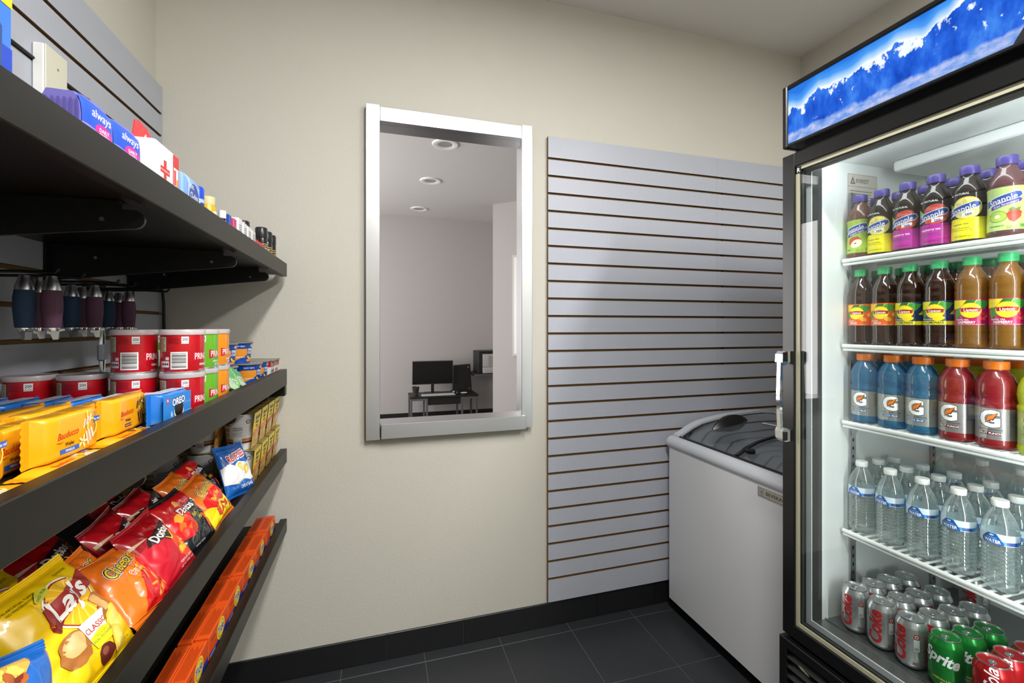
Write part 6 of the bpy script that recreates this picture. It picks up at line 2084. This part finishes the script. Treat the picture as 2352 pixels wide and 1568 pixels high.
WTP = [(0.024, 0.0), (0.0300, 0.004), (0.0318, 0.014)]
z = 0.018
while z < 0.105:
    WTP += [(0.0322, z), (0.0298, z + 0.0045)]
    z += 0.009
WTP += [(0.0322, 0.110), (0.0322, 0.134), (0.0318, 0.140), (0.0300, 0.152), (0.0235, 0.170), (0.0155, 0.184), (0.0130, 0.190), (0.0130, 0.195)]
WTC = [(0.0145, 0.192), (0.0152, 0.1935), (0.0152, 0.205), (0.0145, 0.207), (0.0, 0.207)]
def water_b():
    d = D()
    d.poly([(0.010, 0.1115), (0.100, 0.1115), (0.100, 0.122), (0.010, 0.119)], '#4f9ae0')
    d.rect(0.055, 0.1115, 0.100, 0.134, '#6fb2ea')
    d.rect(0.020, 0.1115, 0.040, 0.119, '#2b4a8c')
    d.rect(0.042, 0.1115, 0.044, 0.121, '#2b4a8c')
    d.poly([(-0.022, 0.113), (-0.019, 0.110), (0.016, 0.110), (0.016, 0.114), (0.004, 0.134), (-0.010, 0.134), (-0.022, 0.121)], '#1f5ca8')
    d.text('WATER', -0.003, 0.1165, 0.0066, '#f4f6fa', 0.03, 0, -2, 0.85)
    d.text('PURIFIED', -0.004, 0.1235, 0.0030, '#9cc2ea', 0.01)
    d.ell(-0.004, 0.1295, 0.004, 0.002, '#c8dcf2', 12)
    d.text('DRINKING WATER', -0.003, 0.1118, 0.0018, '#c8dcf2')
    return bottle('water_bottle', WTP, m_water, WTC, m_white, (0.110, 0.1345), '#d9e8f3', d, 0.032, yaw=R(4))
wpos = [(1.394, [0.985, 0.907, 0.829, 0.751, 0.673, 0.596]), (1.462, [0.984, 0.909, 0.832, 0.753, 0.675, 0.598]), (1.530, [0.985, 0.909, 0.834, 0.757, 0.680])]
for r_, (x, ys_) in enumerate(wpos):
    for k, y in enumerate(ys_):
        place('wt', water_b, 'clear water bottle with blue label, %s from the handle, %s row' % (ORD[k], ('front', 'second', 'third')[r_]), 'bottle', (x, y, SH[3]), PI + R((3, -4, 5, 0, 4, -3)[k] + 5 * r_), 'water bottles on the lowest cooler shelf')
for k, (x, y) in enumerate([(1.752, 0.975), (1.752, 0.888), (1.745, 0.796)]):
    place('wt', None, 'clear water bottle standing apart at the rear of the shelf, %s from the handle side' % ORD[k], 'bottle', (x, y, SH[3]), PI + R(10), 'water bottles on the lowest cooler shelf')

CNP = [(0.0245, 0.0), (0.0262, 0.002), (0.0318, 0.011), (0.0330, 0.015), (0.0330, 0.101), (0.0318, 0.107), (0.0268, 0.1165), (0.0265, 0.1180)]
def soda(kind):
    def mk():
        root = thing('soda_can', 'c', 'can')
        body = {'diet': mat('silver_can', '#c6c9c8', 0.26, 0.75), 'lime': mat('green_can', '#1c8a34', 0.24, 0.45), 'cola': mat('red_can', '#c0181c', 0.24, 0.4)}[kind]
        MB().lathe(CNP, body, 40).build('can_body', root, 30)
        MB().lathe([(0.0265, 0.1178), (0.0274, 0.1192), (0.0270, 0.1212), (0.0258, 0.1212), (0.0250, 0.1170), (0.0, 0.1175)], m_can_alu, 40, caps=False).build('can_lid', root)
        tb = MB()
        tb.prism([(0.004 + 0.0105 * math.cos(R(a)), 0.0072 * math.sin(R(a))) for a in range(0, 360, 24)], 'z', 0.1182, 0.1194, m_can_alu)
        tb.lathe([(0.0, 0.1206), (0.0026, 0.1204), (0.0030, 0.1192)], m_can_alu, 12, 0.0, 0, caps=False)
        tb.build('pull_tab', root)
        d = D()
        if kind == 'diet':
            d.text('Coke', -0.004, 0.060, 0.030, '#c01c24', 0.03, 0.12, 90, 0.92)
            d.text('Diet', -0.026, 0.086, 0.008, '#3a3a3c', 0.0, 0.1, 90)
            d.ell(0.033, 0.086, 0.0062, 0.0062, '#b02228', 20)
            d.ell(0.033, 0.086, 0.0040, 0.0040, '#e4e2e0', 18)
            d.ell(0.033, 0.086, 0.0024, 0.0024, '#b02228', 14)
            d.poly([(0.027, 0.050), (0.039, 0.050), (0.039, 0.079), (0.027, 0.079)], '#dcdedd')
            d.lines(0.0285, 0.053, 0.0375, 0.060, 3, '#3c3c3c')
            d.lines(0.048, 0.020, 0.066, 0.090, 18, '#a8565a', 0.4)
            d.lines(0.025, 0.014, 0.038, 0.022, 3, '#a8565a', 0.4)
            d.rect(-0.062, 0.112 - 0.02, -0.058, 0.100, '#c01c24')
        elif kind == 'lime':
            d.text('Sprite', 0.002, 0.076, 0.026, '#f2f4f2', 0.035, 0.15, -10, 0.80)
            d.text('LEMON-LIME', 0.004, 0.026, 0.0048, '#e8e04a', 0.01, 0, -4)
            d.lines(0.0, 0.014, 0.024, 0.021, 3, '#d4e8d4')
        else:
            d.text('Coca-Cola', -0.002, 0.058, 0.024, '#f4f2f0', 0.012, 0.25, 90, 0.82)
            d.ell(0.035, 0.080, 0.006, 0.006, '#f0d8d4', 18)
            d.ell(0.035, 0.080, 0.0046, 0.0046, '#b81c20', 18)
            d.lines(0.030, 0.020, 0.042, 0.050, 8, '#e8b8b4', 0.35)
        d.to(m := MB(), cyl_map(CNP, 0.033, R(6)), dice=0.0032, lift=0.0003, step=0.00006)
        m.build('printed_wrap', root)
        return root
    return mk
cz = IZ0 + 0.0045
rows_c = [(1.3345, [0.960, 0.889, 0.818], [0.744], [0.657]), (1.402, [0.958, 0.886, 0.810], [0.737], [0.660]), (1.470, [0.960, 0.884, 0.805], [0.731], [0.655]), (1.5385, [0.957, 0.878, 0.797], [], [])]
for r_, (x, a, b_, c_) in enumerate(rows_c):
    rn = ('front', 'second', 'third', 'fourth')[r_]
    for k, y in enumerate(a):
        place('cn_d', soda('diet'), 'silver diet cola can, %s from the handle side in the %s row' % (ORD[k], rn), 'can', (x, y, cz), PI + R((-6, 6, -14)[k] + 30 * r_), 'silver cola cans on the cooler floor')
    for y in b_:
        place('cn_l', soda('lime'), 'green lemon-lime soda can in the %s row' % rn, 'can', (x, y, cz), PI + R(6 - 12 * r_), 'green soda cans on the cooler floor')
    for y in c_:
        place('cn_c', soda('cola'), 'red cola can in the %s row' % rn, 'can', (x, y, cz), PI + R(20 - 10 * r_), 'red cola cans on the cooler floor')
place('cn_d', None, 'lone silver cola can standing at the rear of the cooler floor', 'can', (1.74, 0.90, cz), PI + R(10), 'silver cola cans on the cooler floor')
